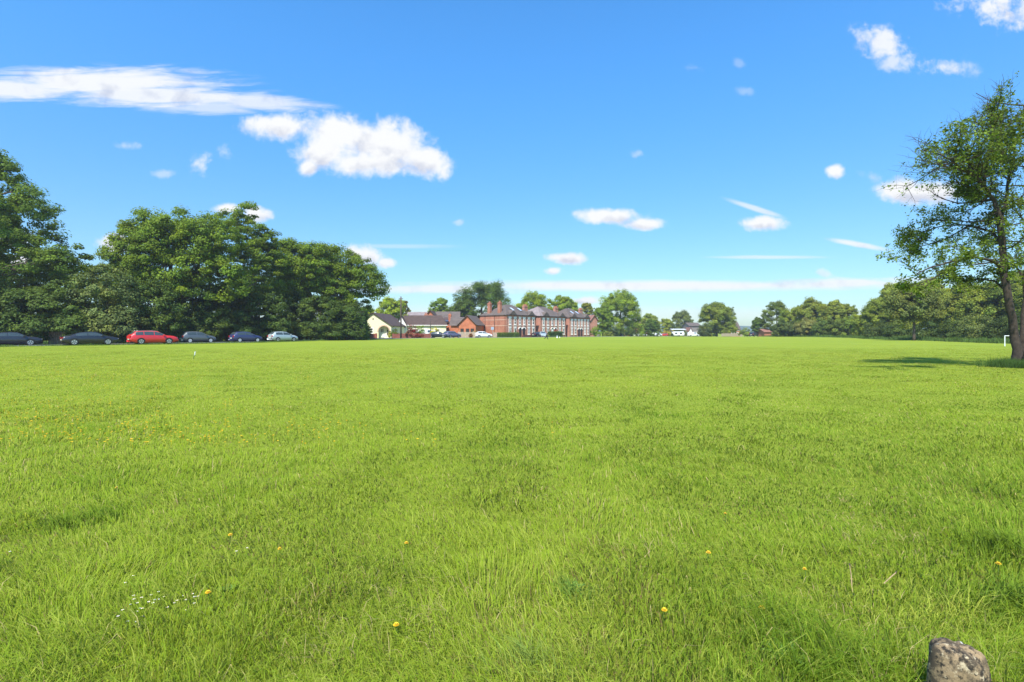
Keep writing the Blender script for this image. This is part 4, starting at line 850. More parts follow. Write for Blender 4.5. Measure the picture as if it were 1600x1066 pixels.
def bungalow_b():
    bx, by = G2(622, 125); t = thing('brown_roofed_bungalow', 'long pale bungalow with a brown tiled roof and small pointed white gable', 'bungalow', (bx, by, tz(bx, by)), R(6))
    L = 11.6
    MB().box(0, L, 0, 7, -.3, 2.95).build('wall', M['cream'], t)
    hip_roof(0, L, 0, 7, 3.05, 2.5, .4, inset=1.6).build('roof', M['tile_brown'], t)
    g_ = MB().prism([(-.4,-.3),(-.4,3.0),(.85,5.1),(2.1,3.0),(2.1,-.3)], -.9, -.001).build('gable_wall', M['white_render'], t)
    for s in (-1, 1):
        x0 = .85+s*1.45; v = [(.85,-1.15,5.25),(x0,-1.15,2.82),(x0,3.0,2.82),(.85,3.0,5.25)]; v += [(a,b,c+.1) for a,b,c in v]
        MB().add(v, [(0,1,2,3),(4,7,6,5),(0,4,5,1),(1,5,6,2),(2,6,7,3),(3,7,4,0)]).build('gable_roof', M['tile_brown'], t)
    for xx in (.35, 1.3): window(t, xx, 1.0, .8, 1.3, -.9, lintel=False)
    MB().box(-.2, 1.9, -1.05, -.901, 2.42, 2.56).build('window_hood', M['tile_brown'], t)
    for xx in (4.2, 6.4, 9.5): window(t, xx, 1.0, 1.4, 1.2, 0, lintel=False)
    MB().box(-.4, L+.4, -.44, -.405, 2.92, 3.07).build('gutter', M['trim'], t)
    chimney(t, 6.5, 4.5, 4.6, 5.9, .8, .6, 2, 'brick')
bungalow_b()
def gable_house(label, px, Z, wpx, peak, eave, depth, wm, rm, rz=0, name='brick_house', vents=0, ridge_x=False, win=()):
    bx, by = G2(px, Z); z0 = tz(bx, by); t = thing(name, label, 'house', (bx, by, z0), R(rz)); k = Z/F; hw = wpx/2*k
    pk = EYE+(HOR-peak)*k-z0; eh = EYE+(HOR-eave)*k-z0
    if not ridge_x:
        MB().prism([(-hw,-.3),(-hw,eh),(0,pk),(hw,eh),(hw,-.3)], 0, depth).build('wall', M[wm], t); sl_ = (pk-eh)/hw
        for s in (-1, 1):
            v = [(0,-.4,pk+.02),(s*(hw+.4),-.4,eh-.4*sl_+.02),(s*(hw+.4),depth+.4,eh-.4*sl_+.02),(0,depth+.4,pk+.02)]; v += [(a,b,c+.14) for a,b,c in v]
            MB().add(v, [(0,1,2,3),(4,7,6,5),(0,4,5,1),(1,5,6,2),(2,6,7,3),(3,7,4,0)]).build('roof', M[rm], t)
    else:
        MB().box(-hw, hw, 0, depth, -.3, eh).build('wall', M[wm], t)
        MB().prism_x([(-.4,eh-.1),(depth/2,pk),(depth+.4,eh-.1),(depth+.4,eh-.25),(depth/2,pk-.2),(-.4,eh-.25)], -hw-.3, hw+.3).build('roof', M[rm], t)
        MB().prism_x([(.02,eh+.001),(depth/2,pk-.22),(depth-.02,eh+.001)], -hw+.01, hw-.01).build('gable_wall', M[wm], t)
    for (wx, wz, ww, wh_) in win: window(t, wx, wz, ww, wh_, 0, lintel=False)
    return t, hw, eh, pk
t, hw, eh, pk = gable_house('orange brick house with a wide low gable and three dark openings', 730, 128, 27, 493.2, 506.5, 11, 'brick_orange', 'slate', -8)
for xx in (-1.3, .1, 1.3): MB().box(xx-.42, xx+.42, -.03, -.002, .7, 2.2).build('opening', M['dark'], t)
mb = MB().box(-4.4, -hw-.001, .9, 9, -.3, 3.0); mb.build('side_wing', M['brick_orange'], t)
MB().add([(-4.8,.5,2.95),(-hw+.3,.5,2.95),(0.0,5.2,5.15),(-5.6,5.2,5.35),(-4.8,9.6,2.95),(-hw,9.6,2.95)], [(0,1,2,3),(3,2,5,4),(0,3,4)]).build('side_roof', M['slate'], t)
t, hw, eh, pk = gable_house('tall grey roofed house standing behind the orange brick one', 699, 150, 36, 486, 499, 9, 'brick_orange', 'slate', 4, ridge_x=True)
t, hw, eh, pk = gable_house('small orange brick gable peeping over the brown bungalow roof', 672, 146, 12, 485.5, 492.5, 8, 'brick_orange', 'tile_brown', 0)
gable_house('low pale roofed house far behind the brown roofed bungalow', 652, 170, 32, 487, 493, 8, 'brick_orange', 'slate_pale', 3, ridge_x=True)
t, hw, eh, pk = gable_house('narrow brick house with solar panels between the bungalow and the orange gable', 697, 134, 12, 495.5, 503, 7, 'brick_orange', 'tile_brown', -6, ridge_x=True)
for xx in (-.9, .35): MB().add([(xx-.55,-.25,eh+.12),(xx+.5,-.25,eh+.12),(xx+.5,2.2,eh+.72),(xx-.55,2.2,eh+.72)], [(0,1,2,3)]).build('solar_panel', M['solar'], t)
chimney(t, 1.0, .2, -.2, pk+.7, .7, .6, 1, 'brick_orange')
gable_house('reddish roofed house glimpsed right of the big rounded tree', 1006, 245, 16, 500, 508, 8, 'brick', 'tile_red', 10)
gable_house('small grey roofed house left of the large feathery tree', 1086, 235, 18, 504, 509, 8, 'paving', 'slate', 4, ridge_x=True, win=[(-1.5,1,1,1.2),(1,1,1,1.2)])
gable_house('tiny white gabled annex right of the caravan', 1079, 232, 5, 512, 517, 5, 'white_render', 'tile_red', 0)
t, hw, eh, pk = gable_house('red brick and white house right of the large feathery tree', 1147, 205, 18, 503, 514, 8, 'brick', 'slate', -6, ridge_x=True, win=[(.4,2.3,1,.9),(1.7,2.3,.8,.9),(1.3,.4,.8,1.4)])
MB().box(-1.2, .2, -.05, -.002, 1.2, 3.0).build('white_panel', M['white_render'], t)
gable_house('brick outbuilding at the foot of the far right belt', 1200, 170, 12, 514, 518, 5, 'brick', 'tile_red', 0, ridge_x=True)
gable_house('brown house wall right of the farthest terrace pair', 928, 172, 13, 493, 500, 9, 'brick_front', 'tile_red', 30)

# ================================================================== walls, fences, hedges, poles, signs
def low_wall(label, pxa, Za, pxb, Zb_, H=.85, mt='brick_low', name='garden_wall', cap=True, z_off=0, cat='wall', th=.22, capm='brick'):
    a = Vector((*G2(pxa, Za), 0)); b = Vector((*G2(pxb, Zb_), 0)); L = (b-a).length; t = thing(name, label, cat, (a.x, a.y, tz(a.x, a.y)), math.atan2(b.y-a.y, b.x-a.x))
    MB().box(0, L, 0, th, -.3, H).build('wall', M[mt], t)
    if cap: MB().box(-.04, L+.04, -.03, th+.03, H+.001, H+.07).build('coping', M[capm], t)
    for xx in (.0, L-.35): MB().box(xx, xx+.35, -.06, th+.06, -.3, H+.15).build('pier', M[mt], t)
    return t
low_wall('short red brick garden wall left of the arched porch', 574, 109, 589, 109, .95)
low_wall('red brick garden wall right of the arched porch drive', 613, 109.5, 625, 110, .9)
low_wall('long red brick garden wall in front of the brown roofed bungalow', 627, 110.2, 673, 112.5, .95)
low_wall('low red wall before the nearest terrace house', 817, 131.5, 838, 139, .5)
low_wall('pale concrete block wall right of the terrace', 931, 172, 938, 172, 1.6, 'paving', name='boundary_wall', cap=False)
dr = MB(); xa, ya = G2(590, 108.5); xb, yb = G2(612.5, 108.7); dr.add([(xa, ya-1.2, tz(xa,ya)+.045), (xb, yb-1.2, tz(xb,yb)+.045), (xb, 113.6, .045), (xa, 113.6, .045)], [(0,1,2,3)]); tag(dr.build('driveway', M['paving']), kind='structure')
def picket(label, pxa, Za, pxb, Zb_, H, mt, name='wooden_fence', gap=.16, group=None):
    a = Vector((*G2(pxa, Za), 0)); b = Vector((*G2(pxb, Zb_), 0)); L = (b-a).length; t = thing(name, label, 'fence', (a.x, a.y, tz(a.x, a.y)), math.atan2(b.y-a.y, b.x-a.x), group)
    mb = MB(); x = 0
    while x < L: mb.box(x, x+gap*.82, 0, .02, .05, H+random.uniform(-.02,.03)); x += gap
    mb.build('boards', M[mt], t); x = 0
    while x <= L+.01: MB().box(x-.06, x+.06, .03, .14, -.3, H+.08).build('post', M[mt], t); x += max(1.8, L/4)
    return t
picket('pale board fence between the orange brick house and the white hatchback', 716, 121, 745, 121, 1.35, 'pale_wood')
picket('short yellowish fence beside the sign post before the terrace side wall', 771, 127, 780, 127, 1.25, 'pale_wood')
picket('brown fence under the big rounded tree left of the far cars', 961, 205, 975, 215, 1.5, 'wood')
picket('grey garden fence right of the large feathery tree', 1128, 180, 1160, 186, 1.1, 'pale_wood')
picket('dark wooden fence panel behind the gap between the two black cars', 76, 57, 102, 57.5, 1.5, 'wood')
def pole(label, px, Z, pyt, r, name='utility_pole', arm=True):
    x, y = G2(px, Z); z0 = tz(x, y); H = EYE+(HOR-pyt)/F*Z-z0; t = thing(name, label, 'pole', (x, y, z0))
    MB().tube([(0,0,-.5),(0,0,H*.5),(0,0,H)], [r*1.15, r, r*.75], 10).build('post', M['polewood'], t, smooth=True)
    if arm:
        MB().box(-.45, .45, -.05, .05, H-.45, H-.35).build('crossarm', M['polewood'], t)
        for s in (-.4, -.15, .15, .4): MB().tube([(s,0,H-.349),(s,0,H-.24)], [.04,.03], 6).build('insulator', M['white'], t)
pole('tall wooden utility pole in front of the two bungalows', 626.5, 108, 463.5, .15)
pole('thin shorter pole rising before the brown bungalow roof', 672.5, 119, 492, .09, 'thin_pole', False)
def signpost(label, px, Z, pyt):
    x, y = G2(px, Z); z0 = tz(x, y); H = EYE+(HOR-pyt)/F*Z-z0; t = thing('sign_post', label, 'sign', (x, y, z0), R(-12))
    MB().tube([(0,0,-.3),(0,0,H)], .045, 8).build('post', M['grey_metal'], t); MB().box(-.33, .33, -.07, -.05, H-.65, H-.02).build('sign_plate', M['sign_blue'], t, bevel=.02)
signpost('grey blue sign plate on a post right of the white hatchback', 769.5, 118, 511)
a = G2(779, 124); hedge('clipped_hedge', 'low clipped green hedge in front of the nearest terrace house', (a[0], a[1], tz(*a)), R(20), 5.4, 1.2, 1.2, (.075,.13,.028), leaf=.14, dens=150)
a = G2(860, 136); hedge('clipped_hedge', 'darker clipped hedge in front of the middle terrace pair', (a[0], a[1], tz(*a)), R(38), 4.6, 1.2, 1.45, (.05,.105,.03), leaf=.14, dens=150)
bush('bush', 'light green bush left of the darker terrace hedge', 856, 137, 521, 10, (.11,.18,.035), leaf=.13)
bush('bush', 'tall dark conifer like bush left of the arched porch', 572, 107, 505, 17, (.06,.105,.026), leaf=.16, n=90, per=70)
bush('bush', 'rounded clipped dark green bush right of the arched porch', 617, 112, 514, 12, (.085,.14,.028), leaf=.12)
bush('bush', 'small yellow green bush touching the porch arch', 609, 112.5, 514, 6, (.25,.28,.04), leaf=.12, n=40)
bush('bush', 'deep red maple in front of the small white gable', 644, 115, 506.5, 18, (.12,.022,.022), leaf=.14)
bush('bush', 'green bush right of the deep red maple', 657, 116, 508, 16, (.12,.20,.035), leaf=.14)
bush('bush', 'yellow bush before the right half of the brown roofed bungalow', 679, 119, 511, 14, (.30,.32,.03), leaf=.14)
bush('bush', 'reddish low shrub spilling over the long garden wall', 638, 111.5, 518, 18, (.16,.06,.035), leaf=.12)
bush('bush', 'dark red low shrub at the right of the long garden wall', 655, 111.6, 521, 18, (.13,.03,.028), leaf=.12)
bush('bush', 'tan dry shrub right of the orange brick house', 743, 123, 515.5, 10, (.25,.18,.08), leaf=.13)
bush('bush', 'brown shrub before the pale board fence', 736, 120, 520, 7, (.17,.09,.05), leaf=.12, n=40)
bush('bush', 'yellow green shrub right of the pale concrete wall', 950, 178, 518, 18, (.15,.20,.05), leaf=.2)
bush('bush', 'dark shrub under the left side of the big rounded tree', 957, 180, 510, 20, (.035,.06,.028), leaf=.22, n=80)
bush('bush', 'bright green bush at the right wall of the farthest terrace pair', 930, 166, 511, 20, (.11,.20,.03), leaf=.2)
bush('bush', 'dark shrub right of the trunk of the big rounded tree', 985, 196, 508, 26, (.045,.085,.03), leaf=.22, n=80)
bush('bush', 'bright low bush above the far white saloon', 1004, 224, 514, 12, (.14,.24,.035), leaf=.2)
bush('bush', 'long yellow bush left of the caravan', 1046, 236, 515, 24, (.24,.24,.05), leaf=.25, n=70)
bush('bush', 'dark hedge bush behind the long yellow bush', 1052, 250, 507, 30, (.05,.08,.035), leaf=.3, n=70)
bush('bush', 'green bush between the caravan and the white van', 1072, 228, 517, 14, (.075,.12,.035), leaf=.22)
bush('bush', 'dark shrub at the left foot of the large feathery tree', 1100, 188, 506, 22, (.05,.075,.04), leaf=.22, n=80)
bush('bush', 'green bush in the gap below the distant hills', 1163, 180, 512, 20, (.11,.16,.045), leaf=.2)
bush('bush', 'low pale bush left of the far black car', 1168, 172, 518, 12, (.13,.19,.05), leaf=.2)
bush('bush', 'small dark round bush left of the caravan front', 1050.5, 222, 520, 5, (.04,.075,.03), leaf=.16, n=40)
# caravan and awning
def caravan():
    x, y = G2(1061, 224); t = thing('caravan', 'white caravan parked beyond the field under a flat pale canopy', 'caravan', (x, y, tz(x, y)), R(5))
    MB().prism([(-2.4,.45),(-2.5,1.2),(-2.1,2.15),(2.2,2.2),(2.5,1.5),(2.4,.45)], 0, 2).build('body', M['white'], t, bevel=.08)
    for xx in (-1.3, .9): w_ = MB().box(xx-.5, xx+.5, -.03, -.002, 1.1, 1.7).build('window', M['glass'], t)
    for s in (-.05, 1.85): MB().tube([(0,s,.33),(0,s+.2,.33)], .33, 14).build('wheel', M['tyre'], t)
    MB().tube([(2.4,1,.5),(3.3,1,.45)], .04, 6).build('tow_bar', M['grey_metal'], t)
caravan()
x, y = G2(1061, 234); t = thing('canopy', 'long flat white canopy roof behind the caravan', 'canopy', (x, y, tz(x, y)))
MB().prism_x([(0,3.05),(3,3.35),(3,3.45),(0,3.15)], -3.3, 3.3).build('roof', M['white'], t)
for sx_ in (-3.2, 3.2):
    for yy in (.1, 2.9): MB().box(sx_-.06, sx_+.06, yy-.06, yy+.06, -.3, 3.05).build('post', M['white'], t)
# small goal
gx0, gy0 = G2(1570, 52.2); t = thing('football_goal', 'small white goal frame behind the alder trunk', 'goal', (gx0, gy0, tz(gx0, gy0)), R(6))
MB().tube([(0,0,-.05),(0,0,1.06)], .04, 8).build('post', M['white'], t); MB().tube([(2.4,0,-.05),(2.4,0,1.06)], .04, 8).build('post', M['white'], t)
MB().tube([(-.04,0,1.06),(2.44,0,1.06)], .04, 8).build('crossbar', M['white'], t)
# marker peg
x, y = G2(302, 28.5); t = thing('marker_peg', 'thin white leaning peg in the grass before the grey hatchback', 'peg', (x, y, tz(x, y)))
MB().tube([(0,0,-.05),(.06,.02,.30)], [.02,.02], 8).build('shaft', M['stemgreen'], t); MB().tube([(.055,.02,.20),(.09,.03,.40)], [.022,.03], 8).build('head', M['white'], t)
for (px, lab) in ((870.5, 'larger of the two small white markers on the grass before the dark terrace hedge'), (874.5, 'smaller right one of the two small white markers before the dark terrace hedge')):
    x, y = G2(px, 118); s = 1 if px < 872 else .6; t = thing('field_marker', lab, 'marker', (x, y, tz(x, y)), 0, 'white markers on the far grass')
    MB().tube([(0,0,0),(0,0,.05)], .2*s, 12).build('base', M['white'], t); MB().tube([(0,0,.05),(0,0,.55*s)], [.13*s,.07*s], 12).build('cone', M['white'], t)

# ================================================================== person
def person():
    x, y = G2(853.5, 97); t = thing('person', 'person in grey top and dark trousers leaning forward mid stride', 'person', (x, y, tz(x, y)), R(-10)); t.scale = (.85, .85, .85)
    J = {'pel':(0,0,.93,.13),'wst':(.06,0,1.08,.115),'chs':(.16,0,1.28,.14),'nck':(.26,0,1.46,.055),'hed':(.31,0,1.54,.075),'top':(.33,0,1.70,.075)}
    E = [('pel','wst'),('wst','chs'),('chs','nck'),('nck','hed'),('hed','top')]
    def add(n_, p, r, par): J[n_] = (*p, r); E.append((par, n_))
    for s, k, f_ in ((-1, 'l', 1), (1, 'r', -1)):
        add('hip'+k, (0, s*.10, .88), .09, 'pel'); kx = .24 if f_ > 0 else -.02; fx = .30 if f_ > 0 else -.42; fz = .09 if f_ > 0 else .22
        add('kne'+k, (kx, s*.10, .52 if f_ > 0 else .50), .06, 'hip'+k); add('ank'+k, (fx, s*.10, fz), .04, 'kne'+k); add('toe'+k, (fx+.2, s*.10, fz-.05 if f_ > 0 else fz-.12), .032, 'ank'+k)
        add('sho'+k, (.20, s*.19, 1.38), .06, 'chs'); ex = .05 if f_ > 0 else .28; add('elb'+k, (ex, s*.24, 1.12), .042, 'sho'+k)
        hx_ = ex+.20; add('wri'+k, (hx_, s*.22, 1.02), .026, 'elb'+k); add('pal'+k, (hx_+.07, s*.22, 1.0), .03, 'wri'+k)
        for q in range(4): add('f%d%s' % (q, k), (hx_+.13, s*.22+(q-1.5)*.02, .99), .009, 'pal'+k); add('g%d%s' % (q, k), (hx_+.155-.004*abs(q-1.3), s*.22+(q-1.5)*.02, .965), .008, 'f%d%s' % (q, k))
        add('th'+k, (hx_+.08, s*.22-s*.045, .985), .010, 'pal'+k)
    def skin(name, keys, mt, grow=0.0, par=None):
        ks = list(keys); ix = {k: i for i, k in enumerate(ks)}; me = bpy.data.meshes.new(name); me.from_pydata([J[k][:3] for k in ks], [(ix[a], ix[b]) for a, b in E if a in ix and b in ix], []); me.materials.append(mt)
        o = bpy.data.objects.new(name, me); C.objects.link(o); o.parent = par or t
        m_ = o.modifiers.new('skin', 'SKIN'); sv = me.skin_vertices[0].data
        for k in ks: sv[ix[k]].radius = (J[k][3]+grow,)*2
        sv[0].use_root = True; o.modifiers.new('sub', 'SUBSURF').render_levels = 2; return o
    b = skin('body', J.keys(), M['skin'])
    skin('jacket', ['wst','chs']+['sho'+k for k in 'lr']+['elb'+k for k in 'lr']+['wri'+k for k in 'lr'], M['cloth_grey'], .045, b)
    skin('trousers', ['pel','wst']+[a+k for k in 'lr' for a in ('hip','kne','ank')], M['cloth_dark'], .035, b)
    for k in 'lr':
        p, q = Vector(J['ank'+k][:3]), Vector(J['toe'+k][:3]); MB().tube([p+Vector((-.06,0,-.03)), p+Vector((.02,0,-.03)), q+Vector((.02,0,0))], [.04,.05,.035], 8).build('shoe', M['black_trim'], b, smooth=True)
    hb = MB(); hb.tube([(.27,0,1.60),(.29,0,1.67),(.32,0,1.735),(.33,0,1.775)], [.085,.105,.085,.02], 12).build('hair', M['hair'], b, smooth=True)
    MB().tube([(.385,0,1.63),(.41,0,1.61)], [.016,.012], 6).build('nose', M['skin'], b)
person()

# ================================================================== haze
hz = MB().box(-420, 420, -60, 520, -4.0, 34).build('haze', bpy.data.materials.new('haze air'))
hm = hz.data.materials[0]; hm.use_nodes = True; hm.node_tree.nodes.remove(hm.node_tree.nodes['Principled BSDF'])
pv = hm.node_tree.nodes.new('ShaderNodeVolumePrincipled'); pv.inputs['Color'].default_value = (.93,.96,1,1); pv.inputs['Density'].default_value = HAZE; pv.inputs['Anisotropy'].default_value = .2
hm.node_tree.links.new(pv.outputs[0], hm.node_tree.nodes['Material Output'].inputs['Volume']); tag(hz, 'pale summer haze', 'haze', kind='stuff')
# ================================================================== foreground bits
def stone_mat():
    m = mat('lichened stone', (.32,.225,.12), .95, var=.3, scale=12, bump=1.0, bscale=38); t = m.node_tree; b = t.nodes['Principled BSDF']
    src = b.inputs['Base Color'].links[0].from_socket; co = [n for n in t.nodes if n.type == 'TEX_COORD'][0]
    def layer(src, scale, lo, hi, c, kind='n'):
        if kind == 'n':
            n = t.nodes.new('ShaderNodeTexNoise'); n.inputs['Detail'].default_value = 8; n.inputs['Roughness'].default_value = .7; out = n.outputs[0]
        else:
            n = t.nodes.new('ShaderNodeTexVoronoi'); out = n.outputs['Distance']
        n.inputs['Scale'].default_value = scale; t.links.new(co.outputs['Object'], n.inputs['Vector'])
        r = t.nodes.new('ShaderNodeMapRange'); r.interpolation_type = 'SMOOTHSTEP'; r.inputs['From Min'].default_value = lo; r.inputs['From Max'].default_value = hi; t.links.new(out, r.inputs[0])
        x = t.nodes.new('ShaderNodeMix'); x.data_type = 'RGBA'; t.links.new(r.outputs[0], x.inputs[0]); t.links.new(src, x.inputs[6]); x.inputs[7].default_value = (*c, 1); return x.outputs[2]
    s = layer(src, 12, .42, .58, (.07,.052,.032)); s = layer(s, 34, .50, .60, (.025,.02,.014)); s = layer(s, 26, .56, .66, (.46,.37,.23)); s = layer(s, 16, .16, .10, (.55,.54,.46), 'v'); s = layer(s, 5, .60, .72, (.12,.13,.03))
    t.links.new(s, b.inputs['Base Color']); return m
def stone_post():
    Zp = 1.95; x = (1496-800)/F*Zp; t = thing('stone_post', 'weathered round topped stone post with lichen at the bottom right corner', 'bollard', (x, Zp, 0), R(-38))
    hw, Hp = .088, .30; n = 48; rows = []
    prof = [(1.02,-.2),(1.02,0),(1.01,.08),(1.0,.14),(1.0,.20),(.99,.235),(.95,.262),(.87,.282),(.74,.295),(.5,.303),(.25,.306)]
    v = []; fs = []
    for (k, z) in prof:
        for i in range(n):
            a_ = 2*math.pi*i/n; ca, sa = math.cos(a_), math.sin(a_); e_ = 2.9; r_ = (abs(ca)**e_+abs(sa)**e_)**(-1/e_)
            jx = (float(vnoise(ca*6+9, z*28+sa*6, 41))-.5)*.014
            v.append((ca*r_*(hw*k+jx), sa*r_*(.068*k+jx), z+(float(vnoise(ca*5, sa*5, 44))-.5)*.012*(z > .1)))
    m_ = len(prof)
    for j in range(m_-1):
        for i in range(n): fs.append((j*n+i, j*n+(i+1)%n, (j+1)*n+(i+1)%n, (j+1)*n+i))
    v.append((0,0,.307)); fs += [((m_-1)*n+i, (m_-1)*n+(i+1)%n, len(v)-1) for i in range(n)]
    MB().add(v, fs).build('shaft', stone_mat(), t, smooth=True)
stone_post()
def on_ground(px, py):
    Z = 1200/(py-HOR); x, y = G2(px, Z); z = tz(x, y); Z = (EYE-z)*F/(py-HOR); return G2(px, Z)
# dandelions: individuals
def dandelion(px, py, label, r=.022):
    x, y = on_ground(px, py+14*(1200/(py-HOR) < 4)+4); t = thing('dandelion', label, 'flower', (x, y, tz(x, y)), random.uniform(0, 6), 'dandelions in the near grass'); h_ = random.uniform(.06, .085)
    MB().tube([(0,0,0),(.006,0,h_*.6),(.002,0,h_)], [.0022,.002,.002], 6).build('stem', M['stemgreen'], t); mb = MB()
    for ring, (rr, zz) in enumerate(((1,0),(.75,.004),(.5,.008))):
        for k in range(14):
            a_ = 2*math.pi*(k+.5*ring)/14; d_ = Vector((math.cos(a_), math.sin(a_), 0)); s_ = Vector((-d_.y, d_.x, 0))*.0035; tp = d_*r*rr+Vector((0,0,h_+zz+.002))
            mb.add([Vector((0,0,h_+zz)), tp*1-s_, tp+d_*.003, tp+s_], [(0,1,2,3)])
    mb.build('flower_head', M['petal_yellow'], t)
for px, py, lab in [(635,846,'yellow dandelion alone in the grass left of centre'),(360,836,'larger yellow dandelion at the middle left'),(437,859,'yellow dandelion right of the larger middle left one'),(1107,864,'yellow dandelion right of centre, above the pair near the frame bottom'),(1190,950,'yellow dandelion beside the broad leaves at the lower right'),
                    (1038,960,'yellow dandelion left of the broad leaved plant'),(619,986,'orange yellow dandelion low at the centre left'),(1133,814,'small distant orange dandelion right of centre'),(1257,893,'small yellow dandelion left of the upright dry stalk'),(325,932,'pale yellow dandelion right of the daisies'),(1560,881,'yellow dandelion by the right frame edge'),(182,772,'small orange dandelion at the upper left of the near grass')]:
    dandelion(px, py, lab, .009 if 'small' in lab else random.uniform(.010, .014))
# daisies: one then copies
def daisy0():
    t = thing('daisy', 'small white daisy in the patch at the lower left of the lawn', 'flower', (0,0,0), 0, 'daisies in the lower left grass')
    MB().tube([(0,0,0),(.003,0,.05)], .0014, 5).build('stem', M['stemgreen'], t); mb = MB()
    for k in range(12):
        a_ = 2*math.pi*k/12; d_ = Vector((math.cos(a_), math.sin(a_), 0)); s_ = Vector((-d_.y, d_.x, 0))*.0026; mb.add([(0.003,0,.05), d_*.010-s_+Vector((.003,0,.052)), d_*.0135+Vector((.003,0,.051)), d_*.010+s_+Vector((.003,0,.052))], [(0,1,2,3)])
    mb.build('petals', M['petal_white'], t); MB().tube([(.003,0,.051),(.003,0,.055)], [.0035,.002], 8).build('centre', M['petal_yellow'], t); return t
dz = daisy0(); first = True
DP = [(208,905),(196,916),(209,937),(221,940),(248,931),(236,936),(214,949),(205,951),(241,944),(247,943),(239,949),(192,960),(215,962),(218,958),(222,958),(185,970),(223,970),(199,979),(213,979),(287,937),(301,934),(303,939),(290,944),(304,949),(272,949),(261,956),(291,960),(309,938),(370,865),(386,860),(209,943),(232,947),(276,945),(256,939),(15,866)]
for px, py in DP:
    x, y = on_ground(px, py+8)
    if first: dz.location = (x, y, tz(x, y)); first = False; o = dz
    else: o = dup(dz, (x, y, tz(x, y)), random.uniform(0, 6))
    o.scale = (.52,.52,1)
# buttercups swath: stuff
def buttercups():
    pts = []
    while len(pts) < 1200:
        py = 572+130*random.random()**1.25; px = random.uniform(-120, 900)
        x, y = on_ground(px, py); d = float(vnoise(x*.35, y*.5, 61))*float(vnoise(x*1.4, y*1.4, 62))*1.6
        if random.random() < d*max(.06, min(1, (760-px)/500)): pts.append((x, y))
    n = len(pts); A = np.array(pts); z = terrain(A[:,0], A[:,1])+rng.uniform(.06, .11, n); r = rng.uniform(.007, .018, n)
    V = []; Fq = []; Ft = []
    ang = np.linspace(0, 2*np.pi, 6)[:-1]
    for i in range(n):
        b = len(V); V.append((A[i,0], A[i,1], z[i]-.004)); 
        for k, a_ in enumerate(ang): V.append((A[i,0]+r[i]*math.cos(a_), A[i,1]+r[i]*math.sin(a_), z[i]+.008))
        Ft += [(b, b+1+k, b+1+(k+1)%5) for k in range(5)]
        s = len(V); V += [(A[i,0]-.0015, A[i,1], z[i]-.12), (A[i,0]+.0015, A[i,1], z[i]-.12), (A[i,0], A[i,1], z[i]-.004)]; Ft.append((s, s+1, s+2))
    o = link('buttercups', mesh_np('buttercups', np.array(V), [np.array(Ft)], M['petal_yellow'])); tag(o, 'scattered yellow buttercups across the middle left of the field', 'flowers', kind='stuff')
buttercups()
def stalk(px, py, dx, dy, dz_, label, r=.0035):
    x, y = on_ground(px, py); t = thing('dry_stalk', label, 'stalk', (x, y, tz(x, y)+.03))
    MB().tube([(0,0,0),(dx*.5+.003,dy*.5,dz_*.5+.004),(dx,dy,dz_)], [r, r*.9, r*.7], 6).build('stem', M['straw'], t); MB().tube([(dx,dy,dz_),(dx*1.04,dy*1.04,dz_*1.04+.004)], [r*1.5, r], 6).build('tip', M['bark'], t)
stalk(1331, 925, 0, .02, .115, 'upright dry stalk at the lower right'); stalk(1381, 920, .115, .06, .035, 'slanting dry stalk right of the upright one'); stalk(1005, 880, .06, .06, .02, 'short dry stalk lying right of the centre', .003)
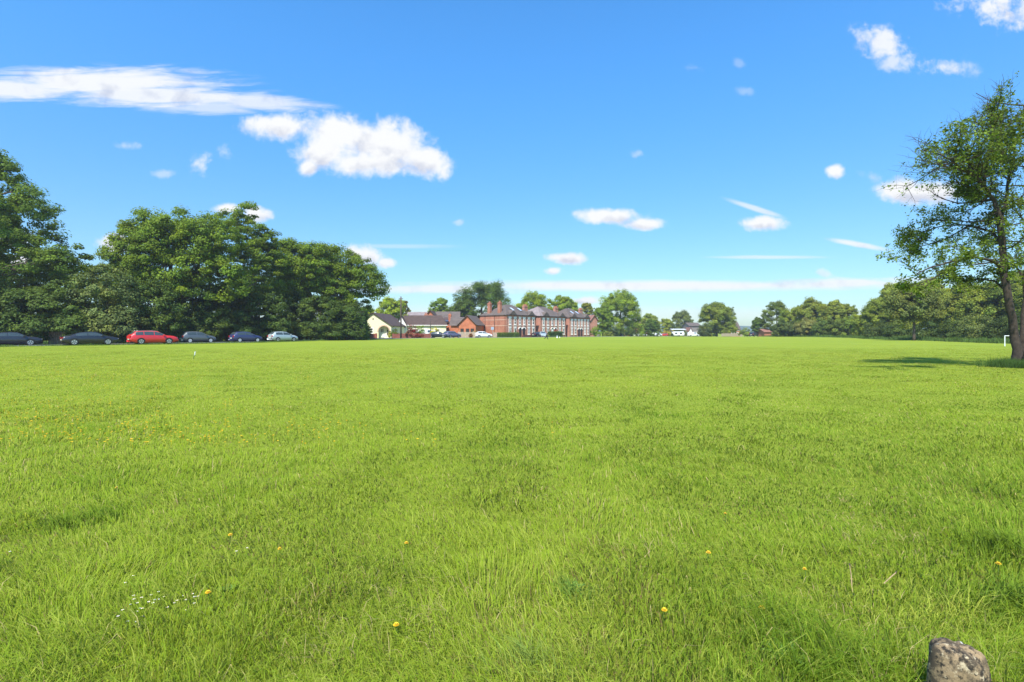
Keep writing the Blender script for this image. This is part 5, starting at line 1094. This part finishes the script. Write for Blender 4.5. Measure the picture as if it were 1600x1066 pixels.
def tuft(label, px, py, n, hh, wd, sp, base, name='grass_tuft', lean=.45):
    x, y = on_ground(px, py); a_ = rng.uniform(0, 2*np.pi, n); r_ = sp*np.abs(rng.normal(0, .75, n)); bx = x+r_*np.cos(a_)*1.3; by = y+r_*np.sin(a_); hh = hh*np.exp(-(r_/sp)**2*.35)
    col = np.array(base)*np.exp(rng.normal(0, .18, n))[:, None]; V, q, t3, c_ = blades(bx, by, hh*rng.uniform(.5, 1.2, n), wd*rng.uniform(.6, 1.4, n), np.clip(rng.normal(lean, .22, n), .05, .98), col)
    o = link(name, mesh_np(name, V, [q, t3], M['blade'], c_)); return tag(o, label, 'grass tuft', kind='stuff')
tuft('bluish green coarse grass tuft right of the centre foreground', 893, 935, 210, .13, .0045, .13, (.17,.275,.045))
tuft('lush dark tuft by the right edge above the stone post', 1570, 865, 900, .17, .006, .28, (.175,.265,.022))
tuft('long bent tuft right of the stone post', 1592, 960, 800, .22, .006, .22, (.17,.26,.025), lean=.75)
tuft('long pale seeding tuft at the bottom edge right of centre', 830, 1048, 260, .17, .004, .20, (.24,.32,.06), lean=.6)
tuft('darker round tuft at the left edge of the near lawn', 95, 825, 420, .11, .007, .22, (.175,.265,.022))
tuft('dark grass tuft right of the left edge one', 165, 810, 360, .10, .007, .2, (.175,.265,.022))
def broad(px, py, label, n=9, L=.13):
    x, y = on_ground(px, py); t = thing('broad_leaved_plant', label, 'plant', (x, y, tz(x, y)))
    for k in range(n):
        a_ = 2*math.pi*k/n+random.uniform(-.2,.2); mb = MB(); v = []; l_ = L*random.uniform(.7,1.15); up = random.uniform(.5,1.1)
        for i in range(6):
            s_ = i/5; w_ = .021*math.sin(math.pi*min(.97, s_*.9+.08)); px_ = l_*s_; pz_ = l_*up*s_*(1-.45*s_)
            for e_ in (-1, 0, 1): v.append((px_*math.cos(a_)-e_*w_*math.sin(a_), px_*math.sin(a_)+e_*w_*math.cos(a_), pz_+abs(e_)*.006))
        mb.add(v, [(3*i+j, 3*i+3+j, 3*i+4+j, 3*i+1+j) for i in range(5) for j in range(2)]).build('leaf', M['dock'], t)
M['dock'] = mat('dock leaf', (.12,.22,.035), .5, var=.15, scale=20)
broad(1228, 1032, 'broad leaved plant among the grass at the bottom right of centre', 8, .13); broad(355, 925, 'small broad leaved plant right of the daisies', 7, .06); broad(895, 925, 'broad leaves inside the bluish tuft', 5, .08)
print('objects', len(bpy.data.objects))
